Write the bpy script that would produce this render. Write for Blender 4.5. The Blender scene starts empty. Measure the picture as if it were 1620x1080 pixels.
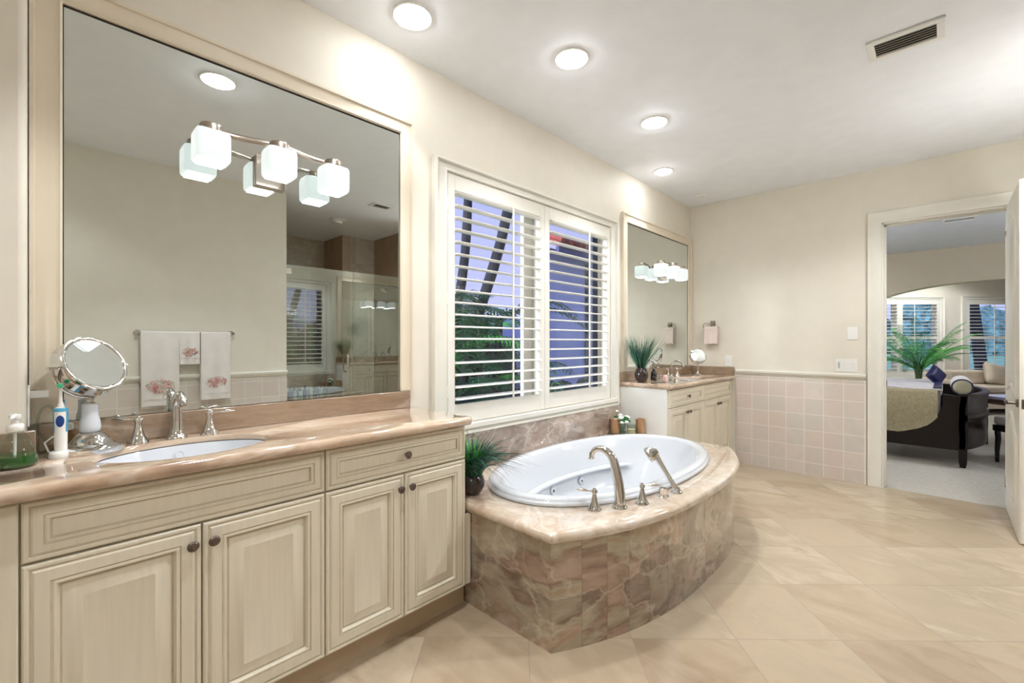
import bpy, bmesh, math, random
from math import sin, cos, pi, radians as rad, sqrt
from mathutils import Vector, Matrix
random.seed(7)
sc = bpy.context.scene
col = sc.collection
H = 1.289                      # eye height
YAW = rad(43.75)
RA, RB, RC = -2.1, 5.16, 2.836  # window wall x, far wall y, ceiling z

# ---------------------------------------------------------------- camera
cd = bpy.data.cameras.new('camera'); cam = bpy.data.objects.new('camera', cd); col.objects.link(cam)
cam.location = (0, 0, H); cam.rotation_euler = (pi/2, 0, YAW)
cd.sensor_width = 36; cd.lens = 36*712/1620; cd.shift_y = 1.2/1620; cd.clip_start = .02; cd.clip_end = 200
sc.camera = cam
# ---------------------------------------------------------------- exposure
sc.view_settings.view_transform = 'Standard'; sc.view_settings.look = 'None'
sc.view_settings.exposure = 0.64; sc.view_settings.gamma = 1; sc.view_settings.use_curve_mapping = False
# ---------------------------------------------------------------- dusk sky
w = bpy.data.worlds.new('dusk_sky'); sc.world = w; w.use_nodes = True
nt = w.node_tree; bg = nt.nodes['Background']
tc = nt.nodes.new('ShaderNodeTexCoord'); sep = nt.nodes.new('ShaderNodeSeparateXYZ')
rp = nt.nodes.new('ShaderNodeValToRGB')
nt.links.new(tc.outputs['Generated'], sep.inputs[0]); nt.links.new(sep.outputs['Z'], rp.inputs[0]); nt.links.new(rp.outputs[0], bg.inputs[0])
rp.color_ramp.elements[0].position = 0.0; rp.color_ramp.elements[0].color = (.64, .66, 1, 1)
rp.color_ramp.elements[1].position = 0.7; rp.color_ramp.elements[1].color = (.42, .46, .95, 1)
bg.inputs[1].default_value = 0.67

def lamp(name, kind, loc, power, color=(1, .93, .83), size=.1, rot=(0, 0, 0), parent=None, **kw):
    l = bpy.data.lights.new(name, kind); l.energy = power; l.color = color
    if kind == 'SPOT':
        l.spot_size = kw.get('angle', rad(95)); l.spot_blend = kw.get('blend', .5); l.shadow_soft_size = size
    elif kind == 'AREA': l.size = size
    elif kind == 'POINT': l.shadow_soft_size = size
    o = bpy.data.objects.new(name, l); col.objects.link(o); o.location = loc; o.rotation_euler = rot
    if parent: o.parent = parent
    return o
WARM = (.935, .965, 1)
P_CAN, E_SHADE, E_BULB = 58.0, .53, 9.0

sun = lamp('added_low_sun', 'SUN', (-6, -10, 3), 4.6, (.93, .96, 1)); sun.rotation_euler = Vector((.27, .95, -.15)).to_track_quat('-Z', 'Y').to_euler(); sun.data.angle = rad(18)  # weak sun added to brighten the white window reveals
# ================================================================ materials
def lin(c):
    if isinstance(c, str):
        c = c.lstrip('#'); c = [int(c[i:i+2], 16)/255 for i in (0, 2, 4)]
    return tuple(x/12.92 if x <= .04045 else ((x+.055)/1.055)**2.4 for x in c) + (1,)
MATS = {}
def newmat(name):
    m = bpy.data.materials.new(name); m.use_nodes = True
    return m, m.node_tree, m.node_tree.nodes['Principled BSDF']
def N(nt, t, **kw):
    n = nt.nodes.new(t)
    for k, v in kw.items():
        if k.startswith('i_'): n.inputs[k[2:].replace('_', ' ')].default_value = v
        else: setattr(n, k, v)
    return n
def ramp(nt, stops):
    r = nt.nodes.new('ShaderNodeValToRGB'); e = r.color_ramp.elements
    while len(e) < len(stops): e.new(.5)
    for x, (p, c) in zip(e, stops): x.position = p; x.color = lin(c) if not isinstance(c, tuple) else c
    return r
def plain(name, color, rough=.5, metal=0, noise=.04, scale=8, bump=0, bscale=60, coat=0, stretch=(1, 1, 1), **kw):
    """principled colour with a little procedural variation"""
    if name in MATS: return MATS[name]
    m, nt, b = newmat(name); L = nt.links.new
    c = lin(color)
    t = N(nt, 'ShaderNodeTexCoord'); mp = N(nt, 'ShaderNodeMapping'); mp.inputs['Scale'].default_value = stretch
    L(t.outputs['Object'], mp.inputs[0])
    n = N(nt, 'ShaderNodeTexNoise', i_Scale=scale, i_Detail=4.0); L(mp.outputs[0], n.inputs['Vector'])
    lo = tuple(max(0, x*(1-noise*2)) for x in c[:3]) + (1,); hi = tuple(min(1, x*(1+noise*2)) for x in c[:3]) + (1,)
    r = ramp(nt, [(.3, lo), (.7, hi)]); L(n.outputs['Fac'], r.inputs[0]); L(r.outputs[0], b.inputs['Base Color'])
    b.inputs['Roughness'].default_value = rough; b.inputs['Metallic'].default_value = metal
    b.inputs['Coat Weight'].default_value = coat
    for k, v in kw.items(): b.inputs[k.replace('_', ' ')].default_value = v
    if bump:
        n2 = N(nt, 'ShaderNodeTexNoise', i_Scale=bscale, i_Detail=3.0); L(mp.outputs[0], n2.inputs['Vector'])
        bp = N(nt, 'ShaderNodeBump', i_Strength=bump, i_Distance=.01); L(n2.outputs['Fac'], bp.inputs['Height']); L(bp.outputs[0], b.inputs['Normal'])
    MATS[name] = m; return m
def emissive(name, color, strength, base='#ffffff'):
    m, nt, b = newmat(name); b.inputs['Base Color'].default_value = lin(base)
    b.inputs['Emission Color'].default_value = tuple(color) + (1,); b.inputs['Emission Strength'].default_value = strength
    b.inputs['Roughness'].default_value = .3
    MATS[name] = m; return m
def thin_glass(name, tint=(1, 1, 1), ior=1.5, rough=0.0):
    m = bpy.data.materials.new(name); m.use_nodes = True; nt = m.node_tree; L = nt.links.new
    nt.nodes.remove(nt.nodes['Principled BSDF']); out = nt.nodes['Material Output']
    fr = N(nt, 'ShaderNodeFresnel', i_IOR=ior); tr = N(nt, 'ShaderNodeBsdfTransparent'); tr.inputs[0].default_value = tuple(tint)+(1,)
    gl = N(nt, 'ShaderNodeBsdfGlossy', i_Roughness=rough); mx = N(nt, 'ShaderNodeMixShader')
    ge = N(nt, 'ShaderNodeNewGeometry'); im = N(nt, 'ShaderNodeMix', data_type='FLOAT'); im.inputs[2].default_value = ior; im.inputs[3].default_value = 1/ior
    L(ge.outputs['Backfacing'], im.inputs[0]); L(im.outputs[0], fr.inputs['IOR'])
    L(fr.outputs[0], mx.inputs[0]); L(tr.outputs[0], mx.inputs[1]); L(gl.outputs[0], mx.inputs[2]); L(mx.outputs[0], out.inputs[0])
    MATS[name] = m; return m
def marble(name, cols, scale=2.2, rough=.12, detail=7.0, nr=.58, lines=False, crack=0, attr=False, stretch=(1, 1, 1), contrast=1.0, vein='#efe2d2', veinamt=.6, dist=2.2, rot=(0,0,0)):
    m, nt, b = newmat(name); L = nt.links.new
    t = N(nt, 'ShaderNodeTexCoord'); mp = N(nt, 'ShaderNodeMapping'); mp.inputs['Scale'].default_value = stretch; mp.inputs['Rotation'].default_value = rot
    L(t.outputs['Object'], mp.inputs[0])
    n1 = N(nt, 'ShaderNodeTexNoise', noise_dimensions='4D', i_Scale=scale, i_Detail=detail, i_Roughness=nr, i_Distortion=dist)
    n2 = N(nt, 'ShaderNodeTexNoise', noise_dimensions='4D', i_Scale=scale*.55, i_Detail=5.0, i_Roughness=.5, i_Distortion=dist*1.3)
    n3 = N(nt, 'ShaderNodeTexNoise', noise_dimensions='4D', i_Scale=scale*14, i_Detail=4.0)
    for n in (n1, n2, n3): L(mp.outputs[0], n.inputs['Vector'])
    n2.inputs['W'].default_value = 3.7
    if attr:
        a = N(nt, 'ShaderNodeAttribute', attribute_name='tile'); ad = N(nt, 'ShaderNodeMath', operation='ADD'); ad.inputs[1].default_value = 3.7
        L(a.outputs['Fac'], n1.inputs['W']); L(a.outputs['Fac'], ad.inputs[0]); L(ad.outputs[0], n2.inputs['W'])
    k = len(cols)-1
    r1 = ramp(nt, [(.5+(i/k-.5)*.62/contrast, c) for i, c in enumerate(cols)]); L(n1.outputs['Fac'], r1.inputs[0])
    # veins: narrow band of the second noise
    r2 = ramp(nt, [(.0, (0, 0, 0, 1)), (.470, (0, 0, 0, 1)), (.497, (1, 1, 1, 1)), (.512, (.15, .15, .15, 1)), (.56, (0, 0, 0, 1))]); L(n2.outputs['Fac'], r2.inputs[0])
    if lines:
        e = r2.color_ramp.elements
        for p_, v_ in ((.36, 0), (.375, .7), (.385, 0), (.61, 0), (.622, .8), (.632, 0)):
            q_ = e.new(p_); q_.color = (v_, v_, v_, 1)
    mu = N(nt, 'ShaderNodeMath', operation='MULTIPLY'); mu.inputs[1].default_value = veinamt; L(r2.outputs[0], mu.inputs[0])
    mx = N(nt, 'ShaderNodeMix', data_type='RGBA'); L(mu.outputs[0], mx.inputs[0]); L(r1.outputs[0], mx.inputs[6]); mx.inputs[7].default_value = lin(vein)
    if crack:
        nz = N(nt, 'ShaderNodeTexNoise', i_Scale=scale*1.6, i_Detail=5.0, i_Roughness=.6); L(mp.outputs[0], nz.inputs['Vector'])
        va = N(nt, 'ShaderNodeVectorMath', operation='MULTIPLY_ADD'); va.inputs[1].default_value = (.55, .55, .55); L(nz.outputs['Color'], va.inputs[0]); L(mp.outputs[0], va.inputs[2])
        vo = N(nt, 'ShaderNodeTexVoronoi', feature='DISTANCE_TO_EDGE', i_Scale=scale*1.7); L(va.outputs[0], vo.inputs['Vector'])
        rc = ramp(nt, [(0, (1, 1, 1, 1)), (.012, (.7, .7, .7, 1)), (.03, (0, 0, 0, 1))]); L(vo.outputs['Distance'], rc.inputs[0])
        vc = N(nt, 'ShaderNodeTexVoronoi', feature='F1', i_Scale=scale*1.7); L(va.outputs[0], vc.inputs['Vector'])
        # each broken slab of stone has its own tone
        sp = N(nt, 'ShaderNodeSeparateColor'); L(vc.outputs['Color'], sp.inputs[0])
        rt = ramp(nt, [(0, (.30, .30, .30, 1)), (1, (.70, .70, .70, 1))]); L(sp.outputs[0], rt.inputs[0])
        mo = N(nt, 'ShaderNodeMix', data_type='RGBA', blend_type='OVERLAY'); mo.inputs[0].default_value = crack; L(mx.outputs[2], mo.inputs[6]); L(rt.outputs[0], mo.inputs[7])
        mc = N(nt, 'ShaderNodeMath', operation='MULTIPLY'); mc.inputs[1].default_value = crack*.8; L(rc.outputs[0], mc.inputs[0])
        mk = N(nt, 'ShaderNodeMix', data_type='RGBA'); L(mc.outputs[0], mk.inputs[0]); L(mo.outputs[2], mk.inputs[6]); mk.inputs[7].default_value = lin(vein)
        mx = mk
    mx2 = N(nt, 'ShaderNodeMix', data_type='RGBA', blend_type='OVERLAY'); mx2.inputs[0].default_value = .5
    r3 = ramp(nt, [(.3, (.4, .4, .4, 1)), (.7, (.6, .6, .6, 1))]); L(n3.outputs['Fac'], r3.inputs[0])
    L(mx.outputs[2], mx2.inputs[6]); L(r3.outputs[0], mx2.inputs[7]); L(mx2.outputs[2], b.inputs['Base Color'])
    b.inputs['Roughness'].default_value = rough; b.inputs['Coat Weight'].default_value = 1; b.inputs['Coat Roughness'].default_value = .03; b.inputs['Coat IOR'].default_value = 1.6
    MATS[name] = m; return m
def tilemat(name, size, origin, angle, cols, grout, gw, rough, axes='XY', scale=3, noise_amt=.5, stretch=(1, 1, 1)):
    """square tiles: every tile its own tone plus clouding, thin joints"""
    m, nt, b = newmat(name); L = nt.links.new
    t = N(nt, 'ShaderNodeTexCoord'); mp = N(nt, 'ShaderNodeMapping', vector_type='TEXTURE')
    L(t.outputs['Object'], mp.inputs[0])
    sep = N(nt, 'ShaderNodeSeparateXYZ')
    mp.inputs['Rotation'].default_value = (0, 0, angle); L(mp.outputs[0], sep.inputs[0])
    outs = []; edges = []
    for ax, o in zip(axes, origin):
        s = N(nt, 'ShaderNodeMath', operation='SUBTRACT'); s.inputs[1].default_value = o; L(sep.outputs[ax], s.inputs[0])
        d = N(nt, 'ShaderNodeMath', operation='DIVIDE'); d.inputs[1].default_value = size; L(s.outputs[0], d.inputs[0])
        fl = N(nt, 'ShaderNodeMath', operation='FLOOR'); L(d.outputs[0], fl.inputs[0]); outs.append(fl)
        fr = N(nt, 'ShaderNodeMath', operation='FRACT'); L(d.outputs[0], fr.inputs[0])
        a = N(nt, 'ShaderNodeMath', operation='SUBTRACT'); a.inputs[1].default_value = .5; L(fr.outputs[0], a.inputs[0])
        ab = N(nt, 'ShaderNodeMath', operation='ABSOLUTE'); L(a.outputs[0], ab.inputs[0]); edges.append(ab)
    cb = N(nt, 'ShaderNodeCombineXYZ'); L(outs[0].outputs[0], cb.inputs[0]); L(outs[1].outputs[0], cb.inputs[1])
    wn = N(nt, 'ShaderNodeTexWhiteNoise', noise_dimensions='3D'); L(cb.outputs[0], wn.inputs[0])
    mxe = N(nt, 'ShaderNodeMath', operation='MAXIMUM'); L(edges[0].outputs[0], mxe.inputs[0]); L(edges[1].outputs[0], mxe.inputs[1])
    gt = N(nt, 'ShaderNodeMath', operation='GREATER_THAN'); gt.inputs[1].default_value = .5-gw/size/2; L(mxe.outputs[0], gt.inputs[0])
    mp2 = N(nt, 'ShaderNodeMapping'); mp2.inputs['Scale'].default_value = stretch; L(t.outputs['Object'], mp2.inputs[0])
    n = N(nt, 'ShaderNodeTexNoise', noise_dimensions='4D', i_Scale=scale, i_Detail=8.0, i_Roughness=.6, i_Distortion=1.2); L(mp2.outputs[0], n.inputs['Vector'])
    mw = N(nt, 'ShaderNodeMath', operation='MULTIPLY'); mw.inputs[1].default_value = 20; L(wn.outputs['Value'], mw.inputs[0]); L(mw.outputs[0], n.inputs['W'])
    mf = N(nt, 'ShaderNodeMix', data_type='FLOAT'); mf.inputs[0].default_value = noise_amt; L(wn.outputs['Value'], mf.inputs[2])
    st = N(nt, 'ShaderNodeMapRange'); st.inputs[1].default_value = .25; st.inputs[2].default_value = .75; L(n.outputs['Fac'], st.inputs[0]); L(st.outputs[0], mf.inputs[3])
    k = len(cols)-1; r = ramp(nt, [(.1+.8*i/k, c) for i, c in enumerate(cols)]); L(mf.outputs[0], r.inputs[0])
    mx = N(nt, 'ShaderNodeMix', data_type='RGBA'); L(gt.outputs[0], mx.inputs[0]); L(r.outputs[0], mx.inputs[6]); mx.inputs[7].default_value = lin(grout)
    L(mx.outputs[2], b.inputs['Base Color']); b.inputs['Roughness'].default_value = rough
    MATS[name] = m; return m

WALL = plain('wall_paint', '#e2dbcc', .55, noise=.01, bump=.03, bscale=120)
CEIL = plain('ceiling_paint', '#eff1f5', .7, noise=.01, bump=.02)
TRIM = plain('cream_trim', '#e6e2d6', .35, noise=.01)
MFR = plain('mirror_frame_paint', '#dfd3be', .4, noise=.01)
SHUT = plain('shutter_white', '#ece8de', .35, noise=.01)
CAB = plain('cabinet_cream', '#ddd4c0', .38, noise=.02, scale=5, stretch=(14, 14, .8))
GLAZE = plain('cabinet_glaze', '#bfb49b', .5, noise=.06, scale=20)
CABW = plain('cabinet_side_white', '#f2f1ec', .4, noise=.01)
DARK = plain('dark_gap', '#2a241e', .8)
CHROME = plain('chrome', '#d9d6d2', .06, 1, noise=.0)
NICK = plain('brushed_nickel', '#b9aea2', .28, 1, noise=.02)
BRONZE = plain('knob_pewter', '#6f6259', .35, .8, noise=.1, scale=60)
MIRR = plain('mirror_silver', '#e6ecea', 0.0, 1, noise=0)
MIRR.node_tree.nodes['Principled BSDF'].inputs['Specular IOR Level'].default_value = 0
PORC = plain('white_porcelain', '#d3d6db', .08, noise=0, coat=.5)
COUNTER = marble('counter_marble', ['#8f6f57', '#ad9077', '#c6ac93', '#d3bea8', '#b39780'], 2.0, .09, stretch=(2.6, .9, 2), veinamt=.35, contrast=1.5, dist=1.2)
SPLASH = marble('splash_marble', ['#76604c', '#8e7560', '#9d866f', '#ad9983'], 1.8, .12, stretch=(2, .8, 3.2), veinamt=.25, contrast=1.3, dist=.8)
DECK = marble('deck_marble', ['#97775f', '#baa087', '#cfbca8', '#d8cabb', '#ae937c'], 2.0, .05, crack=.25, veinamt=.45, vein='#f3ebe2')
TUBTILE = marble('tub_tile_marble', ['#6b5547', '#8b715f', '#a08877', '#7d6554', '#a39882', '#9a8069', '#b7a493', '#816857', '#9d8471'], 1.35, .06, detail=7, nr=.6, lines=True, crack=.6, attr=True, veinamt=.35, vein='#cdbba9', contrast=1.55, dist=.9, stretch=(1, 1, 1.7), rot=(.5, .45, .3))
TUBSPL = marble('window_splash_marble', ['#735b4c', '#917868', '#a99484', '#b3a191', '#856b5a'], 1.7, .1, crack=.5, rot=(.6, .3, .2), stretch=(1, .8, 1.6), veinamt=.6, vein='#d8cabb', dist=2.8)
FLOOR = tilemat('floor_travertine', .451, (1.85, 1.966), rad(43.0), ['#a08b73', '#af9b82', '#b9a68d', '#b3a28a', '#c3b199', '#a8947a'], '#a39380', .004, .22, 'XY', 2.0, .5, (1, 2.2, 1))
WTILE = tilemat('wall_tile_pink', .156, (-.510, .122), 0, ['#cdc2b6', '#d6cbc0', '#d4c4b9', '#cdc6bc', '#dccfc4'], '#e6dfd6', .006, .3, 'XZ', 6, .3)
WTILEX = tilemat('wall_tile_pink_side', .156, (-.510, .122), 0, ['#cfc4ba', '#d8cdc4', '#d2c4ba', '#dcd0c8'], '#e3dcd2', .006, .3, 'YZ', 6, .3)
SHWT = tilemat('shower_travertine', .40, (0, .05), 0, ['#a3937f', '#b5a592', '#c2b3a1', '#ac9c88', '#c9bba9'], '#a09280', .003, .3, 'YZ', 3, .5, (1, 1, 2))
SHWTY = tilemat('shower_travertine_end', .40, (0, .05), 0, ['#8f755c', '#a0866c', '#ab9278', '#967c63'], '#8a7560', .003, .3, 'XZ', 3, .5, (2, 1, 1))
CARPET = plain('carpet', '#b7b0a2', .95, noise=.05, scale=30, bump=.4, bscale=300)
GLASS = thin_glass('pane_glass', (.97, .99, 1), 1.45)
SHGLASS = thin_glass('shower_glass', (.90, .94, .90), 2.9)
BOTTLE = thin_glass('clear_glass', (.86, .90, .87), 1.5)
LENS = emissive('lamp_lens', (.95, .975, 1), 42)
SHADE = emissive('opal_shade', (.94, 1, .975), E_SHADE, '#6c726f')
BULB = emissive('glowing_bulb_opening', (.95, .975, 1), E_BULB)
DWOOD = plain('espresso_wood', '#1a1110', .32, noise=.15, scale=6, stretch=(1, 1, 12), Specular_IOR_Level=.3)
QUILT = plain('khaki_quilt', '#a59a7c', .9, noise=.08, scale=50, bump=.5, bscale=90)
SHEET = plain('pale_coverlet', '#c9c3c2', .85, noise=.05, scale=12, bump=.3, bscale=40)
NAVY = plain('navy_satin', '#1c1c4a', .4, noise=.05)
BEIGEF = plain('beige_upholstery', '#cdbfab', .85, noise=.03, bump=.2, bscale=200)
WHITEF = plain('white_towel', '#e8e1dc', .9, noise=.02, bump=.35, bscale=350)
PINKF = plain('blush_towel', '#e9d8cf', .9, noise=.02, bump=.35, bscale=350)
GREEN1 = plain('grass_blade', '#2c5a38', .45, noise=.3, scale=9)
GREEN2 = plain('grass_blade_teal', '#3f7d68', .45, noise=.3, scale=9)
GREEND = plain('grass_blade_dark', '#24453c', .45, noise=.3, scale=9)
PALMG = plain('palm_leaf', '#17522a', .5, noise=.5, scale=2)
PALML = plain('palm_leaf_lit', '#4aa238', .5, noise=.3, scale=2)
FERNG = plain('fern_leaf', '#2c7a3c', .5, noise=.4, scale=3)
TRUNK = plain('palm_bark', '#23232f', .9, noise=.3, scale=10, stretch=(1, 1, 6), bump=.5)
POT = plain('dark_pot', '#2b1b17', .2, noise=.1, coat=.4)
WHITEP = plain('white_plastic', '#edebe6', .35, noise=0)
TEALP = plain('blue_plastic', '#3f9dc0', .35, noise=0)
BLUEP = plain('deep_blue_rubber', '#123f86', .4, noise=0)
GREENP = plain('green_bristle', '#3fae7d', .6, noise=.1)
SOIL = plain('garden_soil', '#2a2c33', .95, noise=.3, scale=2)
LAWN = plain('lawn_grass', '#7cc0a4', .9, noise=.15, scale=1.5)
HOUSE = plain('stucco_wall', '#b4b8e2', .9, noise=.04, scale=1)
ROOF = plain('terracotta_roof', '#8a3a35', .8, noise=.2, scale=6)

# ================================================================ mesh builder
class MB:
    def __init__(s): s.v = []; s.f = []; s.m = []; s.a = []; s.tag = 0.0
    def add(s, vs, fs, mi=0, M=None):
        b = len(s.v)
        for v in vs:
            v = Vector(v); s.v.append(M @ v if M else v)
        for f in fs: s.f.append([b+i for i in f]); s.m.append(mi); s.a.append(s.tag)
        return s
    def box(s, x0, x1, y0, y1, z0, z1, mi=0, M=None):
        x0, x1 = sorted((x0, x1)); y0, y1 = sorted((y0, y1)); z0, z1 = sorted((z0, z1))
        vs = [(x, y, z) for z in (z0, z1) for y in (y0, y1) for x in (x0, x1)]
        return s.add(vs, [(0, 2, 3, 1), (4, 5, 7, 6), (0, 1, 5, 4), (2, 6, 7, 3), (0, 4, 6, 2), (1, 3, 7, 5)], mi, M)
    def loft(s, loops, mi=0, M=None, closed=True, cap0=True, cap1=True, mis=None):
        n = len(loops[0]); vs = [p for l in loops for p in l]; b = len(s.v)
        s.add(vs, [], mi, M)
        def F(f, k): s.f.append([b+i for i in f]); s.m.append(k); s.a.append(s.tag)
        for i in range(len(loops)-1):
            k = mis[i] if mis else mi
            for j in range(n if closed else n-1):
                j2 = (j+1) % n; F((i*n+j, i*n+j2, (i+1)*n+j2, (i+1)*n+j), k)
        if cap0: F(tuple(range(n))[::-1], mis[0] if mis else mi)
        if cap1: F(tuple((len(loops)-1)*n+j for j in range(n)), mis[-1] if mis else mi)
        return s
    def lathe(s, prof, n=24, mi=0, M=None, sx=1, sy=1, cap0=True, cap1=True):
        loops = [[(max(r, 1e-4)*sx*cos(2*pi*j/n), max(r, 1e-4)*sy*sin(2*pi*j/n), z) for j in range(n)] for r, z in prof]
        return s.loft(loops, mi, M, True, cap0, cap1)
    def tube(s, pts, rad_, n=8, mi=0, M=None, flat=1.0, up=None, cap=True):
        pts = [Vector(p) for p in pts]; k = len(pts)
        if not hasattr(rad_, '__len__'): rad_ = [rad_]*k
        T = [(pts[min(i+1, k-1)]-pts[max(i-1, 0)]).normalized() for i in range(k)]
        u = Vector(up) if up else (Vector((0, 0, 1)) if abs(T[0].z) < .9 else Vector((1, 0, 0)))
        loops = []
        for i in range(k):
            a = T[i].cross(u)
            if a.length < 1e-5: a = T[i].cross(Vector((.3, .9, .1)))
            a.normalize(); b = a.cross(T[i]).normalized(); u = b
            loops.append([pts[i] + a*(rad_[i]*cos(2*pi*j/n)) + b*(rad_[i]*flat*sin(2*pi*j/n)) for j in range(n)])
        return s.loft(loops, mi, M, True, cap, cap)
    def prism(s, pts, z0, z1, mi=0, M=None):
        return s.loft([[(p[0], p[1], z0) for p in pts], [(p[0], p[1], z1) for p in pts]], mi, M)
    def ball(s, c, r, n=12, mi=0, sc_=(1, 1, 1), M=None):
        k = n//2; loops = []
        for i in range(k+1):
            t = -pi/2+pi*i/k
            loops.append([(c[0]+max(cos(t), .02)*r*sc_[0]*cos(2*pi*j/n), c[1]+max(cos(t), .02)*r*sc_[1]*sin(2*pi*j/n), c[2]+sin(t)*r*sc_[2]) for j in range(n)])
        return s.loft(loops, mi, M)
    def panel(s, w, h, prof, M, mis):
        """rectangular front: rings (inset, out); last ring capped. back at 0"""
        loops = []
        for ins, d in prof: loops.append([(ins, ins, d), (w-ins, ins, d), (w-ins, h-ins, d), (ins, h-ins, d)])
        return s.loft(loops, 0, M, True, True, True, mis)
    def build(s, name, mats, parent=None, world=False, origin=None, smooth=35, bevel=0, bseg=2, sub=0, label=None, kind=None):
        me = bpy.data.meshes.new(name)
        off = Matrix.Identity(4)
        if parent is not None and world: off = wm(parent).inverted()
        if origin is not None: off = Matrix.Translation(-Vector(origin))
        me.from_pydata([off @ v for v in s.v], [], s.f); me.update()
        if not isinstance(mats, (list, tuple)): mats = [mats]
        for m in mats: me.materials.append(m)
        me.polygons.foreach_set('material_index', [min(i, len(mats)-1) for i in s.m])
        if any(s.a):
            at = me.attributes.new('tile', 'FLOAT', 'FACE'); at.data.foreach_set('value', s.a)
        bm = bmesh.new(); bm.from_mesh(me); bmesh.ops.recalc_face_normals(bm, faces=bm.faces)
        for f in bm.faces: f.smooth = smooth > 0
        th = rad(smooth)
        for e in bm.edges:
            e.smooth = len(e.link_faces) == 2 and e.calc_face_angle(0) < th
        bm.to_mesh(me); bm.free()
        o = bpy.data.objects.new(name, me); col.objects.link(o)
        if parent is not None: o.parent = parent
        if origin is not None: o.location = origin
        if bevel:
            b = o.modifiers.new('bevel', 'BEVEL'); b.width = bevel; b.segments = bseg; b.limit_method = 'ANGLE'; b.angle_limit = rad(40)
        if sub:
            q = o.modifiers.new('sub', 'SUBSURF'); q.levels = q.render_levels = sub
        if label: o['label'] = label
        if kind: o['kind'] = kind
        return o
def wm(o):
    m = o.matrix_basis.copy()
    while o.parent: o = o.parent; m = o.matrix_basis @ m
    return m
def thing(name, loc=(0, 0, 0), rz=0, label=None, cat=None, group=None, kind=None):
    o = bpy.data.objects.new(name, None); col.objects.link(o); o.empty_display_size = .05
    o.location = loc; o.rotation_euler = (0, 0, rz)
    return tag(o, label, cat, group, kind)
def tag(o, label=None, cat=None, group=None, kind=None):
    if label: o['label'] = label
    if cat: o['category'] = cat
    if group: o['group'] = group
    if kind: o['kind'] = kind
    return o
def struct(name, mb, mats, **kw):
    return mb.build(name, mats, kind='structure', **kw)
def copytree(o, parent=None):
    c = o.copy(); col.objects.link(c); c.parent = parent
    for ch in list(o.children): copytree(ch, c)
    return c
def arc(c, r, a0, a1, n, plane='xz'):
    out = []
    for i in range(n+1):
        a = a0+(a1-a0)*i/n; p = (r*cos(a), r*sin(a))
        out.append({'xz': (c[0]+p[0], c[1], c[2]+p[1]), 'yz': (c[0], c[1]+p[0], c[2]+p[1]), 'xy': (c[0]+p[0], c[1]+p[1], c[2])}[plane])
    return out
FX = Matrix(((0, 0, 1, 0), (1, 0, 0, 0), (0, 1, 0, 0), (0, 0, 0, 1)))        # local (a,b,out) -> (y,z,x): faces +x
T = Matrix.Translation
def align(n):
    """matrix turning local +z towards n"""
    return Vector((0, 0, 1)).rotation_difference(Vector(n).normalized()).to_matrix().to_4x4()

# ================================================================ room shell
WY0, WY1, WZ0, WZ1 = 1.64, 3.43, .80, 2.29       # window rough opening
m = MB(); X0 = RA-.2
m.box(X0, RA, -2.2, WY0, 0, RC); m.box(X0, RA, WY1, RB, 0, RC); m.box(X0, RA, WY0, WY1, 0, WZ0); m.box(X0, RA, WY0, WY1, WZ1, RC)
struct('wall_left', m, WALL)
m = MB(); m.box(RA, -1.964, -2.2, -.031, 0, RC)
struct('wall_pier', m, WALL, bevel=.018, bseg=4)
DX0, DX1, DZ1 = -.39, .372, 2.345
m = MB(); m.box(X0, DX0, RB, RB+.14, 0, RC+.15); m.box(DX1, 3.2, RB, RB+.14, 0, RC+.15); m.box(DX0, DX1, RB, RB+.14, DZ1, RC+.15)
struct('wall_far', m, WALL)
m = MB(); m.box(.72, .84, -2.2, 1.75, 0, RC); struct('wall_right', m, WALL)
m = MB(); m.box(X0, .84, -2.35, -2.2, 0, RC); struct('wall_back', m, WALL)
m = MB(); m.box(X0, 3.2, -2.35, RB+.02, -.1, 0); struct('floor', m, FLOOR)
m = MB(); m.box(X0, 3.2, -2.35, RB, RC, RC+.15); struct('ceiling', m, CEIL)
# shower alcove walls (travertine): seen in the big mirror
m = MB(); m.box(2.68, 2.80, 1.63, 3.0, 0, RC); m.box(2.08, 2.20, 3.12, 3.5, 0, RC); struct('wall_shower_back', m, SHWT)
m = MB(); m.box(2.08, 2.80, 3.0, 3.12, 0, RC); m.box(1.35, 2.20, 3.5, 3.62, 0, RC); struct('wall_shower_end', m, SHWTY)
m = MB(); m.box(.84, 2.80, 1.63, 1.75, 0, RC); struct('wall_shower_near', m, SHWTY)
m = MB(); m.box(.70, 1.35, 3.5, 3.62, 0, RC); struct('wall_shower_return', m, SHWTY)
m = MB(); m.box(.70, .82, 3.62, RB, 0, RC); struct('wall_right_far', m, WALL)

# wainscot tiles with chair rail on far wall
m = MB(); m.box(-1.60, -.498, RB-.012, RB, 0, .935); struct('trim_1', m, WTILE)
def rail(name, M, L):
    prof = [(0, 0), (.012, .004), (.016, .016), (.028, .022), (.034, .034), (.034, .044), (.026, .052), (0, .052)]
    mb = MB(); mb.loft([[(0, -a, b) for a, b in prof], [(L, -a, b) for a, b in prof]], 0, M)
    return struct(name, mb, TRIM)
rail('trim_2', T((-1.60, RB, .948)), 1.102)
m = MB(); m.box(.708, .72, -2.2, 1.75, 0, .935); struct('trim_3', m, WTILEX)
rail('trim_4', T((.72, 1.75, .948)) @ Matrix.Rotation(-pi/2, 4, 'Z'), 3.9)
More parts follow.
